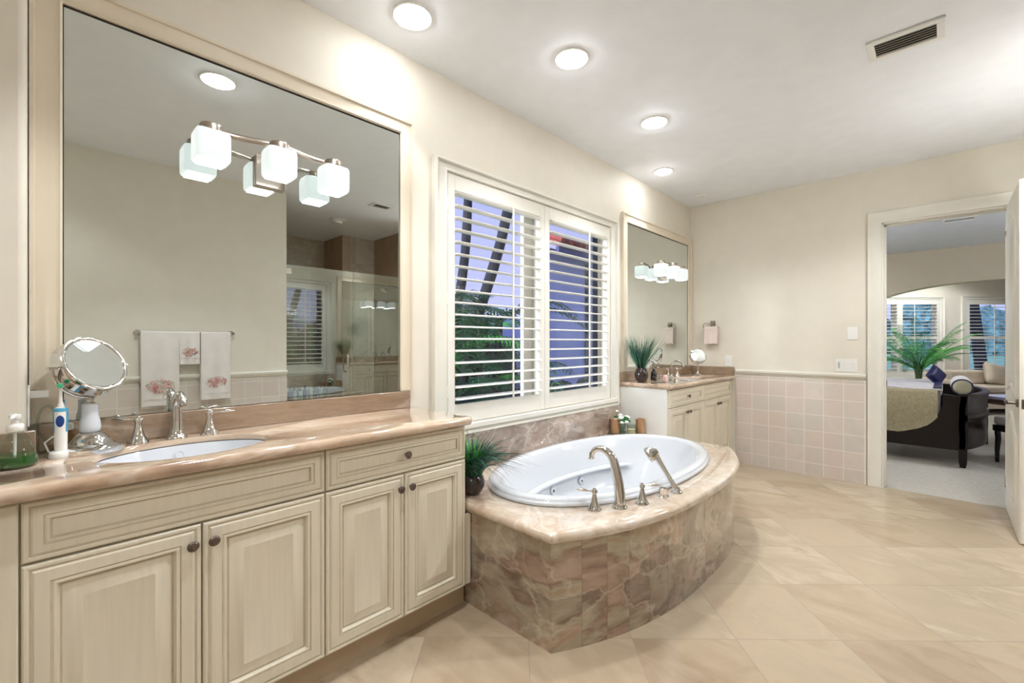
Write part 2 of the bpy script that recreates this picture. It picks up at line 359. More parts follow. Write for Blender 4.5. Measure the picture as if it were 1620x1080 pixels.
# door casing
def casing_profile(mb, x0, x1, z0, z1, y, wd=.102, inner=True, d=.022):
    """U shaped casing round an opening seen from -y, mitred, with beads"""
    prof = [(0, .010), (.006, .016), (.02, .014), (.07, .018), (.082, d+.004), (.098, d+.006), (wd, d), (wd, 0), (0, 0)]
    loops = []
    for ax, az in ((0, 0), (0, 1), (1, 1), (1, 0)):
        L = []
        for w_, dd in prof:
            X = (x0-w_) if ax == 0 else (x1+w_); Z = z0 if az == 0 else z1+w_
            L.append((X, y-dd, Z))
        loops.append(L)
    mb.loft(loops)
m = MB(); casing_profile(m, DX0, DX1, 0, DZ1, RB); m.box(DX0-.006, DX0+.012, RB-.004, RB+.15, 0, DZ1); m.box(DX1-.012, DX1+.006, RB-.004, RB+.15, 0, DZ1)
m.box(DX0, DX1, RB-.004, RB+.15, DZ1-.012, DZ1+.006); m.box(DX0+.012, DX0+.026, RB+.05, RB+.09, 0, DZ1-.012); m.box(DX0, DX1, RB+.05, RB+.09, DZ1-.026, DZ1-.012)
trim5 = struct('trim_5', m, TRIM)
m = MB(); m.box(DX0+.026, DX0+.0285, RB+.052, RB+.078, .885, .955); m.box(DX0+.0265, DX0+.030, RB+.058, RB+.072, .90, .94, 1); m.build('strike_plate', [BRONZE, DARK], trim5)

# ---------------------------------------------------------------- plantation-shutter windows
def arched(w, h, rise, n=14):
    pts = [(0, 0), (w, 0)]
    for i in range(n+1):
        t = i/n; x = w*(1-t); pts.append((x, h-rise+rise*sin(pi*t)**.8 if 0 < t < 1 else h-rise))
    return pts
def shutter_window(name, W_, H_, panels, M, nsl, pitch, mull=(), side='casing', casing_w=.10, tilt=rad(8), depth=.16, open_=True, rods=(.62,), divw=.0, frame=None, stile=.055, rail_t=.095, rail_b=.115, casing_d=.03):
    """local x across, y outwards (away from room), z up; origin at opening lower-left, plane y=0 the room face"""
    t = thing(name, kind='structure'); t.matrix_basis = M
    # casing
    mb = MB(); prof = [(0, .006), (.008, .016), (.03, .012), (casing_w*.72, .014), (casing_w*.8, casing_d), (casing_w, casing_d), (casing_w, 0), (0, 0)]
    loops = []
    for ax, az in ((0, 0), (0, 1), (1, 1), (1, 0), (0, 0)):
        L = []
        for w_, d in prof:
            X = -w_ if ax == 0 else W_+w_; Z = (-w_*.6) if az == 0 else H_+w_*.62
            L.append((X, -d, Z))
        loops.append(L)
    mb.loft(loops, cap0=False, cap1=False); mb.build('casing', TRIM, t)
    # reveal box + dark outer frame and glass
    mb = MB(); e = .012
    mb.box(0, e, .05, depth, 0, H_); mb.box(W_-e, W_, .05, depth, 0, H_); mb.box(e, W_-e, .05, depth, 0, e); mb.box(e, W_-e, .05, depth, H_-e, H_)
    for q in mull: mb.box(q-.035, q+.035, .05, depth, e, H_-e)
    mb.build('reveal', SHUT, t)
    fr = MB(); f_ = .03; y0, y1 = depth-.03, depth
    edges = [e] + [x for q in mull for x in (q-.035, q+.035)] + [W_-e]
    for i in range(0, len(edges), 2):
        a, b = edges[i], edges[i+1]
        fr.box(a, a+f_, y0, y1, e, H_-e); fr.box(b-f_, b, y0, y1, e, H_-e); fr.box(a+f_, b-f_, y0, y1, e, e+f_); fr.box(a+f_, b-f_, y0, y1, H_-e-f_, H_-e)
        g = MB(); g.box(a+f_, b-f_, depth-.018, depth-.014, e+f_, H_-e-f_); g.build('pane', GLASS, t)
    fr.build('sash_frame', frame or DARK, t)
    # shutter panels
    pw = (W_-.006)/panels
    for i in range(panels):
        a = .003+i*pw+.0015; b = a+pw-.003
        mb = MB(); y0, y1 = -.004, .026
        mb.box(a, a+stile, y0, y1, .003, H_-.004); mb.box(b-stile, b, y0, y1, .003, H_-.004)
        mb.box(a+stile, b-stile, y0, y1, .003, rail_b); mb.box(a+stile, b-stile, y0, y1, H_-rail_t, H_-.004)
        if divw: 
            zc = H_*.5; mb.box(a+stile, b-stile, y0, y1, zc-divw/2, zc+divw/2)
        p = mb.build('shutter_panel', SHUT, t, bevel=.002)
        lv = MB(); z = rail_b+pitch*.45; top = H_-rail_t
        cnt = 0
        while z < top-pitch*.2:
            if not (divw and abs(z-H_*.5) < divw/2+.02):
                hw = pitch*.56; L = []
                for k in range(12):
                    q = 2*pi*k/12; yy = hw*cos(q); zz = .0065*sin(q)
                    L.append((.011+yy*cos(tilt)-zz*sin(tilt), z+yy*sin(tilt)+zz*cos(tilt)))
                lv.loft([[(a+stile+.002, y, zz) for y, zz in L], [(b-stile-.002, y, zz) for y, zz in L]])
            z += pitch
        lv.build('louvers', SHUT, p)
        for q in rods:
            xr = a+stile+(b-a-2*stile)*q; mb = MB(); mb.box(xr-.006, xr+.006, -.044, -.034, rail_b+.01, H_-rail_t-.01)
            mb.build('tilt_rod', SHUT, p, bevel=.003)
    return t
# maps local (x,y,z) -> world for wall_left: x->+y, y->-x
ML = Matrix(((0, -1, 0, RA), (1, 0, 0, WY0), (0, 0, 1, WZ0), (0, 0, 0, 1)))
win = shutter_window('window_1', WY1-WY0, WZ1-WZ0, 2, ML, 17, .0725, mull=(.905,), rods=(.60,), depth=.125, casing_w=.105, tilt=rad(4), frame=SHUT)
mb = MB(); mb.box(RA-.125, RA-.095, WY0+.775, WY0+.842, WZ0+.013, WZ1-.013); mb.build('side_frame', SHUT, win, world=True)
mb = MB(); mb.box(RA-.123, RA-.100, WY1-.118, WY1-.0125, WZ0+.013, WZ1-.013); mb.build('side_frame', plain('navy_frame', '#2b3350', .5), win, world=True, label='dark frame edge of the window')
mb = MB(); mb.box(RA, RA+.035, WY0-.06, WY1+.09, .765, .80); mb.box(RA, RA+.02, WY0-.05, WY1+.08, .745, .765)
mb.build('sill', TRIM, win, world=True, bevel=.005)
for y in (WY0-.002, WY1+.002):
    for z in (1.0, 1.55, 2.1):
        mb = MB(); mb.box(RA+.004, RA+.010, y-.008, y+.008, z-.035, z+.035); mb.build('hinge', TRIM, win, world=True)

# ================================================================ framed wall mirrors
def wall_mirror(y0, y1, z0, z1, fw, label, left_only_inner=False, fr=None):
    t = thing('wall_mirror', (RA, (y0+y1)/2, z0), 0, label, 'mirror')
    mb = MB(); mb.box(RA+.002, RA+.008, y0, y1, z0, z1); mb.build('mirror_glass', MIRR, t, world=True)
    mb = MB(); e = .004
    for a in ((y0, y0+e, z0, z1), (y1-e, y1, z0, z1), (y0+e, y1-e, z1-e*2.0, z1)): mb.box(RA+.0085, RA+.0092, *a)
    mb.build('dark_edge', DARK, t, world=True, label='dark edge of the mirror glass')  # thin dark strips along three sides of the glass
    prof = [(-.001, 0), (-.001, .018), (.005, .022), (.010, .016), (.016, .014), (fw*.55, .016), (fw*.82, .018), (fw*.86, .026), (fw, .026), (fw, 0)]
    loops = []
    for ay, az in ((0, 0), (0, 1), (1, 1), (1, 0)):
        L = []
        for w_, d in prof:
            Y = y0-w_ if ay == 0 else y1+w_; Z = z0 if az == 0 else z1+w_
            L.append((RA+d, Y, Z))
        loops.append(L)
    mb = MB(); mb.loft(loops); mb.build('frame', MFR, t, world=True)
    return t
wall_mirror(.046, 1.320, 1.030, 2.402, .074, 'large cream framed mirror over the near vanity with the toothbrush')
wall_mirror(3.702, 5.067, 1.025, 2.385, .082, 'cream framed mirror in the far corner over the vanity with the potted grass')

# ================================================================ cabinetry
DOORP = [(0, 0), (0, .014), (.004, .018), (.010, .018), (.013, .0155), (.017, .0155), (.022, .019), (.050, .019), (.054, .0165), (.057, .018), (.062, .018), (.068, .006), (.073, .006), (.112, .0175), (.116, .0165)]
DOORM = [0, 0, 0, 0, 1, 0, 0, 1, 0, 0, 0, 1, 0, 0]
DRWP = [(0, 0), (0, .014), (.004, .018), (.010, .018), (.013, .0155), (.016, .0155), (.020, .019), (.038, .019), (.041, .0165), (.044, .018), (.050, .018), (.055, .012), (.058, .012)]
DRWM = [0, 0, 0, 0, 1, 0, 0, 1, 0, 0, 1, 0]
def knob(parent, x, y, z, mat=None):
    mb = MB(); M = T((x, y, z)) @ Matrix.Rotation(pi/2, 4, 'Y')
    mb.lathe([(.006, 0), (.005, .010), (.006, .014), (.015, .017), (.016, .021), (.011, .025), (.009, .0245), (.004, .027)], 20, 0, M)
    return mb.build('knob', mat or BRONZE, parent, world=True)
def front(name, parent, x, y0, y1, z0, z1, prof, mis, knobs=()):
    mb = MB(); M = T((x, y0, z0)) @ FX
    mb.panel(y1-y0, z1-z0, prof, M, mis)
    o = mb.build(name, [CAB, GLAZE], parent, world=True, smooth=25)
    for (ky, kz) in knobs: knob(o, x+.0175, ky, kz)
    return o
def vanity(y0, y1, xf, ztop, toe_z, splits, label, side_left=None):
    t = thing('vanity_cabinet', ((RA+xf)/2, (y0+y1)/2, 0), 0, label, 'cabinet')
    mb = MB(); x0 = RA+.002
    xa = -1.962 if y0 < 0 else x0
    mb.box(xa, xf-.001, y0, y0+.018, toe_z, ztop); mb.box(x0, xf-.001, y1-.018, y1, toe_z, ztop)
    mb.box(xa, xf-.001, y0+.018, y1-.018, toe_z, toe_z+.018); mb.box(xf-.018, xf-.001, y0+.018, y1-.018, toe_z+.018, ztop)
    return t, mb
XF = -1.672
t, mb = vanity(-1.6, 1.405, XF, .897, .115, None, 'cream panelled vanity cabinet under the near sink, left foreground')
mb.build('carcass', CAB, t, world=True)
mb = MB(); mb.box(-1.735, -1.722, -1.6, 1.452, 0, .114); mb.build('toe_kick', plain('toe_cream', '#b9a488', .5, noise=.02), t, world=True)
g = .0025
front('drawer', t, XF, .728+g, 1.405, .735, .888, DRWP, DRWM, ((1.075, .812),))
front('drawer', t, XF, -.038+g, .728-g, .735, .888, DRWP, DRWM)
for a, b, kn in ((-.038, .343, .316), (.343, .728, .371), (.728, 1.068, 1.042), (1.068, 1.4075, 1.096)):
    front('door', t, XF, a+g, b-g, .122, .731-g, DOORP, DOORM, ((kn, .672),))
front('door', t, XF, -.62, -.038-g, .122, .888, [(0, 0), (0, .014), (.004, .018), (.30, .018), (.32, .018)], [0, 0, 0, 0])
mb = MB(); mb.box(-1.69, -1.672, 1.4075, 1.452, .115, .452); mb.build('filler_strip', CAB, t, world=True)

def outline_slab(name, pts, zt, th, mats, origin, hole=None, nose=(), close_r=.02, label=None, cat=None, step=.03):
    """slab with bull-nosed edge along segments listed in nose; hole = (cx,cy,ax,ay)"""
    n = len(pts); P = []; W = []
    for i in range(n):
        a, b = Vector(pts[i]), Vector(pts[(i+1) % n]); L = (b-a).length; k = max(1, int(L/step))
        for j in range(k):
            P.append(a.lerp(b, j/k)); W.append(1 if i in nose else 0)
    N_ = len(P)
    nr = []
    area = sum(P[i].x*P[(i+1) % N_].y-P[(i+1) % N_].x*P[i].y for i in range(N_)); sg = 1 if area > 0 else -1
    for i in range(N_):
        d1 = (P[i]-P[i-1]).normalized(); d2 = (P[(i+1) % N_]-P[i]).normalized()
        n1 = Vector((d1.y, -d1.x))*sg; n2 = Vector((d2.y, -d2.x))*sg; w1, w2 = W[i-1], W[i]
        v = n1*w1+n2*w2
        if w1 and w2:
            v = v/max(.35, (1+n1.dot(n2)))
        nr.append(v)
    def off(o, z): return [(P[i].x+nr[i].x*o, P[i].y+nr[i].y*o, z) for i in range(N_)]
    r = th/2
    loops = []
    for q in range(0, 9):
        a = pi/2-pi*q/8; loops.append(off(-r*.9+r*.9*cos(a), zt-r+r*sin(a)))
    mb = MB()
    if hole:
        cx, cy, ax, ay = hole
        def hp(p, z, k=1.0):
            th_ = math.atan2((p.y-cy)/ay, (p.x-cx)/ax); return (cx+ax*k*cos(th_), cy+ay*k*sin(th_), z)
        loops = [[hp(p, zt-.02) for p in P], [hp(p, zt-.003) for p in P], [hp(p, zt, 1.012) for p in P]] + loops + [[hp(p, zt-th) for p in P]]
        mb.loft(loops, cap0=False, cap1=False)
    else:
        mb.loft(loops)
    o = mb.build(name, mats, origin=origin, smooth=50)
    return tag(o, label, cat)
SK1 = (-1.838, .345, .164, .242)
outline_slab('countertop', [(-1.962, -1.6), (-1.605, -1.6), (-1.605, 1.405), (-1.62, 1.42), (-2.098, 1.42), (-2.098, -.029), (-1.962, -.029)], .938, .040, COUNTER, (-1.8, 0, .898), hole=SK1, nose=(1, 2, 3),
             label='long polished beige marble countertop on the near vanity', cat='countertop')
def splash(name, boxes, origin, label, mat=SPLASH):
    mb = MB()
    for b in boxes: mb.box(*b)
    return tag(mb.build(name, mat, origin=origin, bevel=.003), label, 'backsplash')
splash('backsplash', [(-2.098, -2.076, -.008, 1.378, .9385, 1.028)], (-2.09, .6, .9385), 'long brown marble backsplash under the large near mirror')
splash('side_backsplash', [(-1.962, -1.940, -1.6, -.012, .9385, 1.028)], (-1.95, -.5, .9385), 'short brown marble backsplash on the wall pier behind the soap bottle')

def sink(ell, zt, label):
    cx, cy, ax, ay = ell
    t = thing('sink', (cx, cy, zt-.04), 0, label, 'sink')
    mb = MB(); prof = [(1.018, -.003), (1.018, -.008), (1.01, -.016), (.97, -.05), (.85, -.10), (.6, -.135), (.3, -.150), (.13, -.154), (.13, -.150)]
    inner = [(1.018, -.003), (.998, -.003), (.975, -.014), (.93, -.045), (.80, -.093), (.56, -.126), (.28, -.140), (.12, -.143)]
    loops = [[(ax*k*cos(2*pi*j/64), ay*k*sin(2*pi*j/64), z) for j in range(64)] for k, z in inner]
    mb.loft(loops, cap0=False); loops = [[(ax*k*cos(2*pi*j/64), ay*k*sin(2*pi*j/64), z) for j in range(64)] for k, z in prof]
    mb.loft(loops, cap0=False); mb.build('basin', PORC, t, smooth=60)
    mb = MB(); mb.lathe([(.024, -.1445), (.024, -.140), (.017, -.138), (.016, -.141), (.006, -.139)], 20); mb.build('drain', CHROME, t)
    mb = MB(); mb.lathe([(.016, 0), (.016, .002), (.012, .003), (.010, .001)], 20, 0, T((-ax*.93, 0, -.035)) @ Matrix.Rotation(rad(75), 4, 'Y')); mb.build('overflow', PORC, t)
    return t
sink(SK1, .958, 'oval white undermount sink in the near marble counter')

# ---------------------------------------------------------------- faucets
FLARE = [(.031, 0), (.031, .003), (.029, .006), (.026, .010), (.020, .022), (.015, .038), (.0115, .055), (.0095, .068), (.0095, .074)]
def lever_handle(mb, ang, k=1.0, M=None):
    """fluted pedestal with long leaf lever"""
    M = M or Matrix.Identity(4); S = M @ Matrix.Scale(k, 4)
    mb.lathe(FLARE, 28, 0, S)
    mb.lathe([(.0125, .073), (.013, .078), (.0125, .083), (.010, .086), (.009, .092), (.005, .095)], 20, 0, S)
    R_ = S @ Matrix.Rotation(ang, 4, 'Z')
    pts = [(-.016, 0, .082), (-.008, 0, .083), (.010, 0, .083), (.022, 0, .083), (.034, 0, .084), (.048, 0, .086), (.062, 0, .087), (.074, 0, .086), (.086, 0, .085)]
    mb.tube(pts, [.003, .0065, .006, .005, .007, .012, .011, .006, .001], 12, 0, R_, flat=.6)
def sink_faucet(loc, y1, y2, label, k=1.0, a1=-2.75, a2=1.1, mat=None):
    t = thing('faucet', loc, 0, label, 'faucet'); mat = mat or CHROME
    mb = MB()
    mb.lathe([(.034, 0), (.034, .004), (.030, .008), (.024, .012), (.021, .03), (.019, .06)], 28)
    pts = [(0, 0, .05), (0, 0, .10)] + [(.048-.048*cos(a), 0, .115+.045*sin(a)) for a in [rad(x) for x in range(0, 171, 15)]]
    rr = [.019, .017] + [.0165-.003*i/11 for i in range(12)]
    mb.tube(pts, rr, 20); mb.build('spout', mat, t, smooth=60)
    for nm, yy, a in (('handle', y1, a1), ('handle', y2, a2)):
        q = MB(); lever_handle(q, a, 1.0, T((.012, yy, 0))); q.build(nm, mat, t, smooth=60)
    return t
sink_faucet((-2.045, .345, .938), -.112, .100, 'polished chrome widespread faucet behind the near oval sink', a1=rad(-125), a2=rad(62))

# ================================================================ bathtub platform
DZ = .503; Y0D, Y1D = 1.435, 3.600
def decky(y, inset=0): 
    tt = abs((y-2.5175)/1.0825); return -1.158+.262*(1-tt**2.6)-inset
arcp = [(decky(Y0D+(Y1D-Y0D)*i/48), Y0D+(Y1D-Y0D)*i/48) for i in range(49)]
opts = [(-2.098, Y0D)] + arcp + [(-2.098, Y1D)]
TUBE_ = (-1.565, 2.548, .515, .945)
nosei = tuple(range(0, len(arcp)+1))
dk = outline_slab('tub_deck', opts, DZ, .048, DECK, (-1.5, 2.52, .455), hole=(TUBE_[0], TUBE_[1], TUBE_[2]-.03, TUBE_[3]-.03), nose=nosei,
             label='curved polished pink beige marble deck around the bathtub', cat='tub deck', step=.04)
# apron tiles
t = thing('tub_apron', (-1.2, 2.5, 0), 0, 'brown veined marble tile apron curving below the tub deck', 'tub surround')
mb = MB(); PB = [(-1.735, Y0D+.022), (-1.182, Y0D+.022)]
cur = [Vector((decky(y, .028), y)) for y in [Y0D+.022+(Y1D-Y0D-.03)*i/240 for i in range(241)]]
seg = [cur[0]]; acc = 0; tiles = []
wid = [.135, .125, .12, .125] + [.128]*30
run = [cur[0]]; k = 0
for a, b in zip(cur, cur[1:]):
    acc += (b-a).length; run.append(b)
    if acc > wid[k]: tiles.append(run); run = [b]; acc = 0; k += 1
tiles.append(run)
def tilepiece(run, tagv, z1=.452, mb=mb):
    mb.tag = tagv; L = []
    n = len(run)
    out = []
    for i, p in enumerate(run):
        d = (run[min(i+1, n-1)]-run[max(i-1, 0)]).normalized(); nr = Vector((d.y, -d.x)); out.append(p-nr*.012)
    a = run[0]+(run[1]-run[0]).normalized()*.0006; z = run[-1]-(run[-1]-run[-2]).normalized()*.0006
    r2 = [a]+run[1:-1]+[z]
    poly = [(p.x, p.y) for p in r2]+[(p.x, p.y) for p in out[::-1]]
    mb.prism(poly, .0, z1)
for i, r in enumerate(tiles):
    tilepiece(r, .05+(i % 3)*.05+(i//4)*.22)
tilepiece([Vector((-1.99, Y0D+.0225)), Vector((-1.1730, Y0D+.0225))], .05)
mb.build('marble_tiles', TUBTILE, t, world=True, smooth=20)
mb = MB()
poly = [(p.x-.014, p.y) for p in cur[2:-2:6]]; inn = [(x-.012, y) for x, y in poly]
mb.prism(poly+inn[::-1], 0, .45); mb.build('backing', DARK, t, world=True)
splash('tub_backsplash', [(-2.098, -2.080, 1.455, 3.585, DZ+.001, .742)], (-2.09, 2.5, DZ), 'veined marble backsplash between the window sill and the tub deck', TUBSPL)

# bathtub
t = thing('bathtub', (TUBE_[0], TUBE_[1], .06), 0, 'white oval jetted bathtub set into the marble deck', 'bathtub')
def sup(k1, k2, z, n=96, e=2.15, dx=0, dy=0):
    L = []
    for j in range(n):
        a = 2*pi*j/n; c_, s_ = cos(a), sin(a)
        L.append((dx+k1*math.copysign(abs(c_)**(2/e), c_), dy+k2*math.copysign(abs(s_)**(2/e), s_), z))
    return L
A_, B_ = TUBE_[2], TUBE_[3]; zz = DZ-.06
loops = [sup(A_-.035, B_-.035, zz-.03), sup(A_-.006, B_-.006, zz+.001), sup(A_, B_, zz+.006), sup(A_, B_, zz+.016), sup(A_-.004, B_-.004, zz+.020), sup(A_-.008, B_-.008, zz+.022), sup(A_-.010, B_-.010, zz+.030),
         sup(A_-.016, B_-.016, zz+.038), sup(A_-.05, B_-.055, zz+.040), sup(A_-.062, B_-.07, zz+.036), sup(A_-.075, B_-.085, zz+.02), sup(A_-.095, B_-.12, zz-.06), sup(A_-.115, B_-.19, zz-.14),
         sup(A_-.13, B_-.27, zz-.22), sup(A_-.15, B_-.33, zz-.30), sup(A_-.20, B_-.38, zz-.355), sup(A_-.30, B_-.50, zz-.375), sup(.05, .08, zz-.38)]
mb = MB(); mb.loft(loops, cap0=False); mb.build('tub_shell', PORC, t, smooth=60)
# arm rest ledges
for sgn in (-1,):
    mb = MB(); pts = []
    for i in range(15):
        a = rad(118+sgn*0+i*8.5); pts.append(((A_-.135)*cos(a), (B_-.24)*sin(a), zz-.155-.02*sin(pi*i/14)))
    mb.tube(pts, [.004]+[.03]*13+[.004], 12, flat=.5, up=(0, 0, 1)); mb.build('arm_rest', PORC, t, smooth=60)
for (yy, zj) in ((-.36, -.235), (-.12, -.235), (.2, -.235)):
    kx = -(A_-.138)*(1-abs(yy/(B_-.28))**2.15)**(1/2.15)
    mb = MB(); M = T((kx+.004, yy, zz+zj)) @ Matrix.Rotation(rad(82), 4, 'Y')
    mb.lathe([(.026, -.004), (.026, .004), (.022, .007), (.012, .008), (.010, .004), (.002, .003)], 20, 0, M); mb.lathe([(.006, .004), (.006, .009), (.004, .0095)], 12, 1, M); mb.build('water_jet', [PORC, BRONZE], t, smooth=50)

# tub filler set: each fitting stands on the deck, plumbed as one set
t = thing('tub_faucet', (-1.112, 1.905, DZ), 0, 'tall arched chrome tub filler spout with two lever handles on the deck', 'faucet')
SD = rad(188)
mb = MB(); mb.lathe([(.036, 0), (.036, .004), (.032, .008), (.029, .013), (.029, .02)], 28)
pts, rr = [], []
for i in range(22):
    q = i/21
    if q < .5: h_ = .01+.20*(q/.5); pts.append((-.03*(q/.5)**2, 0, h_)); rr.append(.0275-.006*(q/.5))
    else:
        a = pi*.95*(q-.5)/.5; pts.append((-.03-.058*(1-cos(a))-.012*sin(a), 0, .21+.058*sin(a)-.01*(q-.5))); rr.append(.0215-.0095*(q-.5)/.5)
RZ = Matrix.Rotation(SD-pi, 4, 'Z')
mb.tube(pts, rr, 22, 0, RZ, up=(0, 1, 0)); mb.lathe([(.012, -.004), (.016, 0), (.016, .004), (.010, .006)], 16, 0, RZ @ T(pts[-1]) @ Matrix.Rotation(rad(172), 4, 'Y'))
mb.build('spout', CHROME, t, smooth=60)
for (x, y, a) in ((-1.183, 1.795, rad(216)), (-1.06, 2.025, rad(42))):
    q = MB(); lever_handle(q, a, 1.06, T((x+1.112, y-1.905, 0))); q.build('handle', CHROME, t, smooth=60)
mb = MB(); mb.lathe([(.030, 0), (.030, .003), (.026, .006), (.019, .009), (.019, .036), (.021, .038), (.021, .042), (.013, .045)], 28)
tag(mb.build('diverter_valve', CHROME, smooth=50), 'short round chrome diverter knob on the tub deck', 'valve').location = (-1.034, 2.195, DZ)
t = thing('hand_shower', (-1.008, 2.30, DZ), 0, 'chrome hand shower leaning in its holder on the tub deck', 'hand shower')
mb = MB(); mb.lathe([(.030, 0), (.030, .004), (.026, .008), (.020, .016), (.017, .026)], 28); mb.build('holder', CHROME, t, smooth=50)
d = Vector((-.66, -.10, 1)).normalized(); p0 = Vector((0, 0, .012)); p1 = p0+d*.22
mb = MB(); mb.tube([p0+d*(.22*i/8) for i in range(9)], [.014, .0135, .0125, .0125, .013, .014, .016, .018, .020], 16)
mb.build('wand', CHROME, t, smooth=60)
mb = MB(); hd = Vector((-.72, -.42, -.50)).normalized()
mb.lathe([(.016, -.026), (.026, -.008), (.037, .006), (.041, .016), (.041, .032), (.036, .037), (.028, .038)], 26, 0, T(p1+Vector((0, 0, -.004))) @ align(hd)); mb.build('spray_head', CHROME, t, smooth=50)

# ================================================================ far vanity
XF2 = -1.665
t, mb = vanity(3.606, 5.154, XF2, .892, .11, None, 'small cream vanity cabinet in the far corner beyond the tub')
mb.build('carcass', CABW, t, world=True, label='off-white painted end panel and body')
mb = MB(); mb.box(-1.735, -1.722, 3.62, 5.15, 0, .109); mb.build('toe_kick', CAB, t, world=True)
front('drawer', t, XF2, 3.625, 4.345, .735, .884, DRWP, DRWM, ((3.995, .81),))
front('drawer', t, XF2, 4.350, 5.13, .735, .884, DRWP, DRWM)
for a, b, kn in ((3.625, 3.985, 3.955), (3.990, 4.345, 4.018), (4.350, 4.74, 4.71), (4.745, 5.13, 4.775)):
    front('door', t, XF2, a, b, .118, .729, DOORP, DOORM, ((kn, .672),))
SK2 = (-1.835, 4.42, .150, .22)
outline_slab('countertop', [(-2.098, 3.592), (-1.63, 3.592), (-1.615, 3.607), (-1.615, 5.157), (-2.098, 5.157)], .933, .040, COUNTER, (-1.85, 4.38, .893), hole=SK2, nose=(0, 1, 2),
             label='polished beige marble countertop on the far corner vanity', cat='countertop')
splash('backsplash', [(-2.098, -2.076, 3.595, 5.157, .9335, 1.023)], (-2.09, 4.4, .9335), 'brown marble backsplash under the far corner mirror')
splash('side_backsplash', [(-2.075, -1.62, 5.136, 5.157, .9335, 1.023)], (-1.85, 5.14, .9335), 'marble backsplash on the far wall below the small switch')
sink(SK2, .953, 'oval undermount sink in the far corner counter')
t = thing('faucet', (-2.0, 4.44, .933), 0, 'chrome gooseneck faucet with two handles at the far corner sink', 'faucet')
mb = MB(); mb.lathe([(.028, 0), (.028, .004), (.016, .012), (.012, .03)], 20)
mb.tube([(0, 0, .02), (0, 0, .10)] + [(.062-.062*cos(rad(x)), 0, .105+.062*sin(rad(x))) for x in range(0, 186, 15)], .0095, 14); mb.build('spout', CHROME, t, smooth=60)
for yy, a in ((-.11, rad(-70)), (.11, rad(70))):
    q = MB(); lever_handle(q, a, 1.0, T((.01, yy, 0))); q.build('handle', CHROME, t, smooth=60)

# ================================================================ ceiling lights, vents
def downlight(x, y, label, power=P_CAN, r=.078, spot=True, ang=88):
    t = thing('downlight', (x, y, RC), 0, label, 'ceiling light', 'round recessed ceiling lights')
    mb = MB(); mb.lathe([(r*.99, -.001), (r*1.22, -.001), (r*1.22, -.006), (r*1.12, -.010), (r*1.0, -.006)], 40, cap0=False, cap1=False); mb.build('trim_ring', WHITEP, t, smooth=50)
    mb = MB(); mb.lathe([(r, -.001), (r, -.006), (r*.9, -.016), (r*.62, -.025), (r*.3, -.029), (.003, -.030)], 40); mb.build('lens', LENS, t, smooth=60)
    lamp('downlight_beam', 'SPOT', (0, 0, -.04), power, WARM, .05, (0, 0, 0), t, angle=rad(ang), blend=.35)
    return t
downlight(-1.815, 1.215, 'recessed ceiling light nearest the camera, above the near vanity mirror', power=P_CAN*.3)
downlight(-1.46, 1.995, 'recessed ceiling light above the near end of the bathtub', ang=110, power=P_CAN*.5)
downlight(-1.465, 2.975, 'recessed ceiling light above the far end of the bathtub', ang=110, power=P_CAN*.5)
downlight(-1.825, 3.88, 'small looking recessed ceiling light farthest away, near the corner mirror', r=.07, power=P_CAN*.4)
downlight(-1.09, .72, 'recessed ceiling light seen only as a reflection in the large mirror', ang=120)
downlight(.10, -.80, 'added recessed fill light behind the camera on the walkway side', ang=140, power=P_CAN*.6)  # added out of view to fill the room from behind
downlight(.46, 3.45, 'added recessed fill light over the walkway, outside the right edge of the view', ang=155, power=P_CAN*1.7)  # added out of view to brighten the far wall and right side
def globe_fill_lamp(x, y, z, label, power, color):  # glowing globes added out of view as fill light
    t = thing('globe_fill_lamp', (x, y, RC), 0, label, 'added fill lamp')
    mb = MB(); mb.lathe([(.06, -.001), (.06, -.015), (.012, -.02), (.012, z-RC+.10)], 24); mb.build('canopy_and_stem', NICK, t, smooth=40)
    mb = MB(); mb.ball((0, 0, z-RC), .11, 28); mb.build('fill_globe', emissive('fill_globe_%d' % power, color, power/(4*pi*.11*.11*pi)), t, smooth=60)
globe_fill_lamp(.55, 3.90, 1.98, 'added opal globe fill lamp over the walkway, outside the right edge of the view', 9, (.90, .95, 1))  # unseen lamp added to lift the far wall and ceiling

def vent(name, x0, x1, y0, y1, z, label, b=.032, n=6, tilt=38):
    t = thing(name, ((x0+x1)/2, (y0+y1)/2, z), 0, label, 'air vent')
    mb = MB()
    for a in ((x0, x1, y0, y0+b), (x0, x1, y1-b, y1), (x0, x0+b, y0+b, y1-b), (x1-b, x1, y0+b, y1-b)): mb.box(*a, z-.012, z-.001)
    mb.build('frame', WHITEP, t, world=True, bevel=.002)
    mb = MB(); mb.box(x0+b, x1-b, y0+b, y1-b, z-.0025, z-.001); mb.build('opening', DARK, t, world=True)
    mb = MB()
    for i in range(n):
        y = y0+b+(y1-y0-2*b)*(i+.5)/n; M = T((0, y, z-.007)) @ Matrix.Rotation(rad(tilt), 4, 'X'); mb.box(x0+b, x1-b, -.006, .006, -.0008, .0008, 0, M)
    mb.build('slats', WHITEP, t, world=True)
vent('ceiling_vent', -.29, .01, 2.95, 3.155, RC, 'white rectangular air vent in the bathroom ceiling')
t = thing('smoke_detector', (-1.83, 4.79, RC), 0, 'small round white disc on the ceiling near the far corner', 'smoke detector')
mb = MB(); mb.lathe([(.05, -.001), (.05, -.008), (.036, -.014), (.034, -.020), (.012, -.021)], 28); mb.build('housing', WHITEP, t, smooth=40)
t = thing('smoke_detector', (1.345, 2.585, RC), 0, 'round white disc on the shower ceiling, seen only in the large mirror', 'smoke detector')
mb = MB(); mb.lathe([(.10, -.001), (.10, -.010), (.06, -.02), (.055, -.05), (.02, -.052)], 28); mb.build('housing', WHITEP, t, smooth=40)
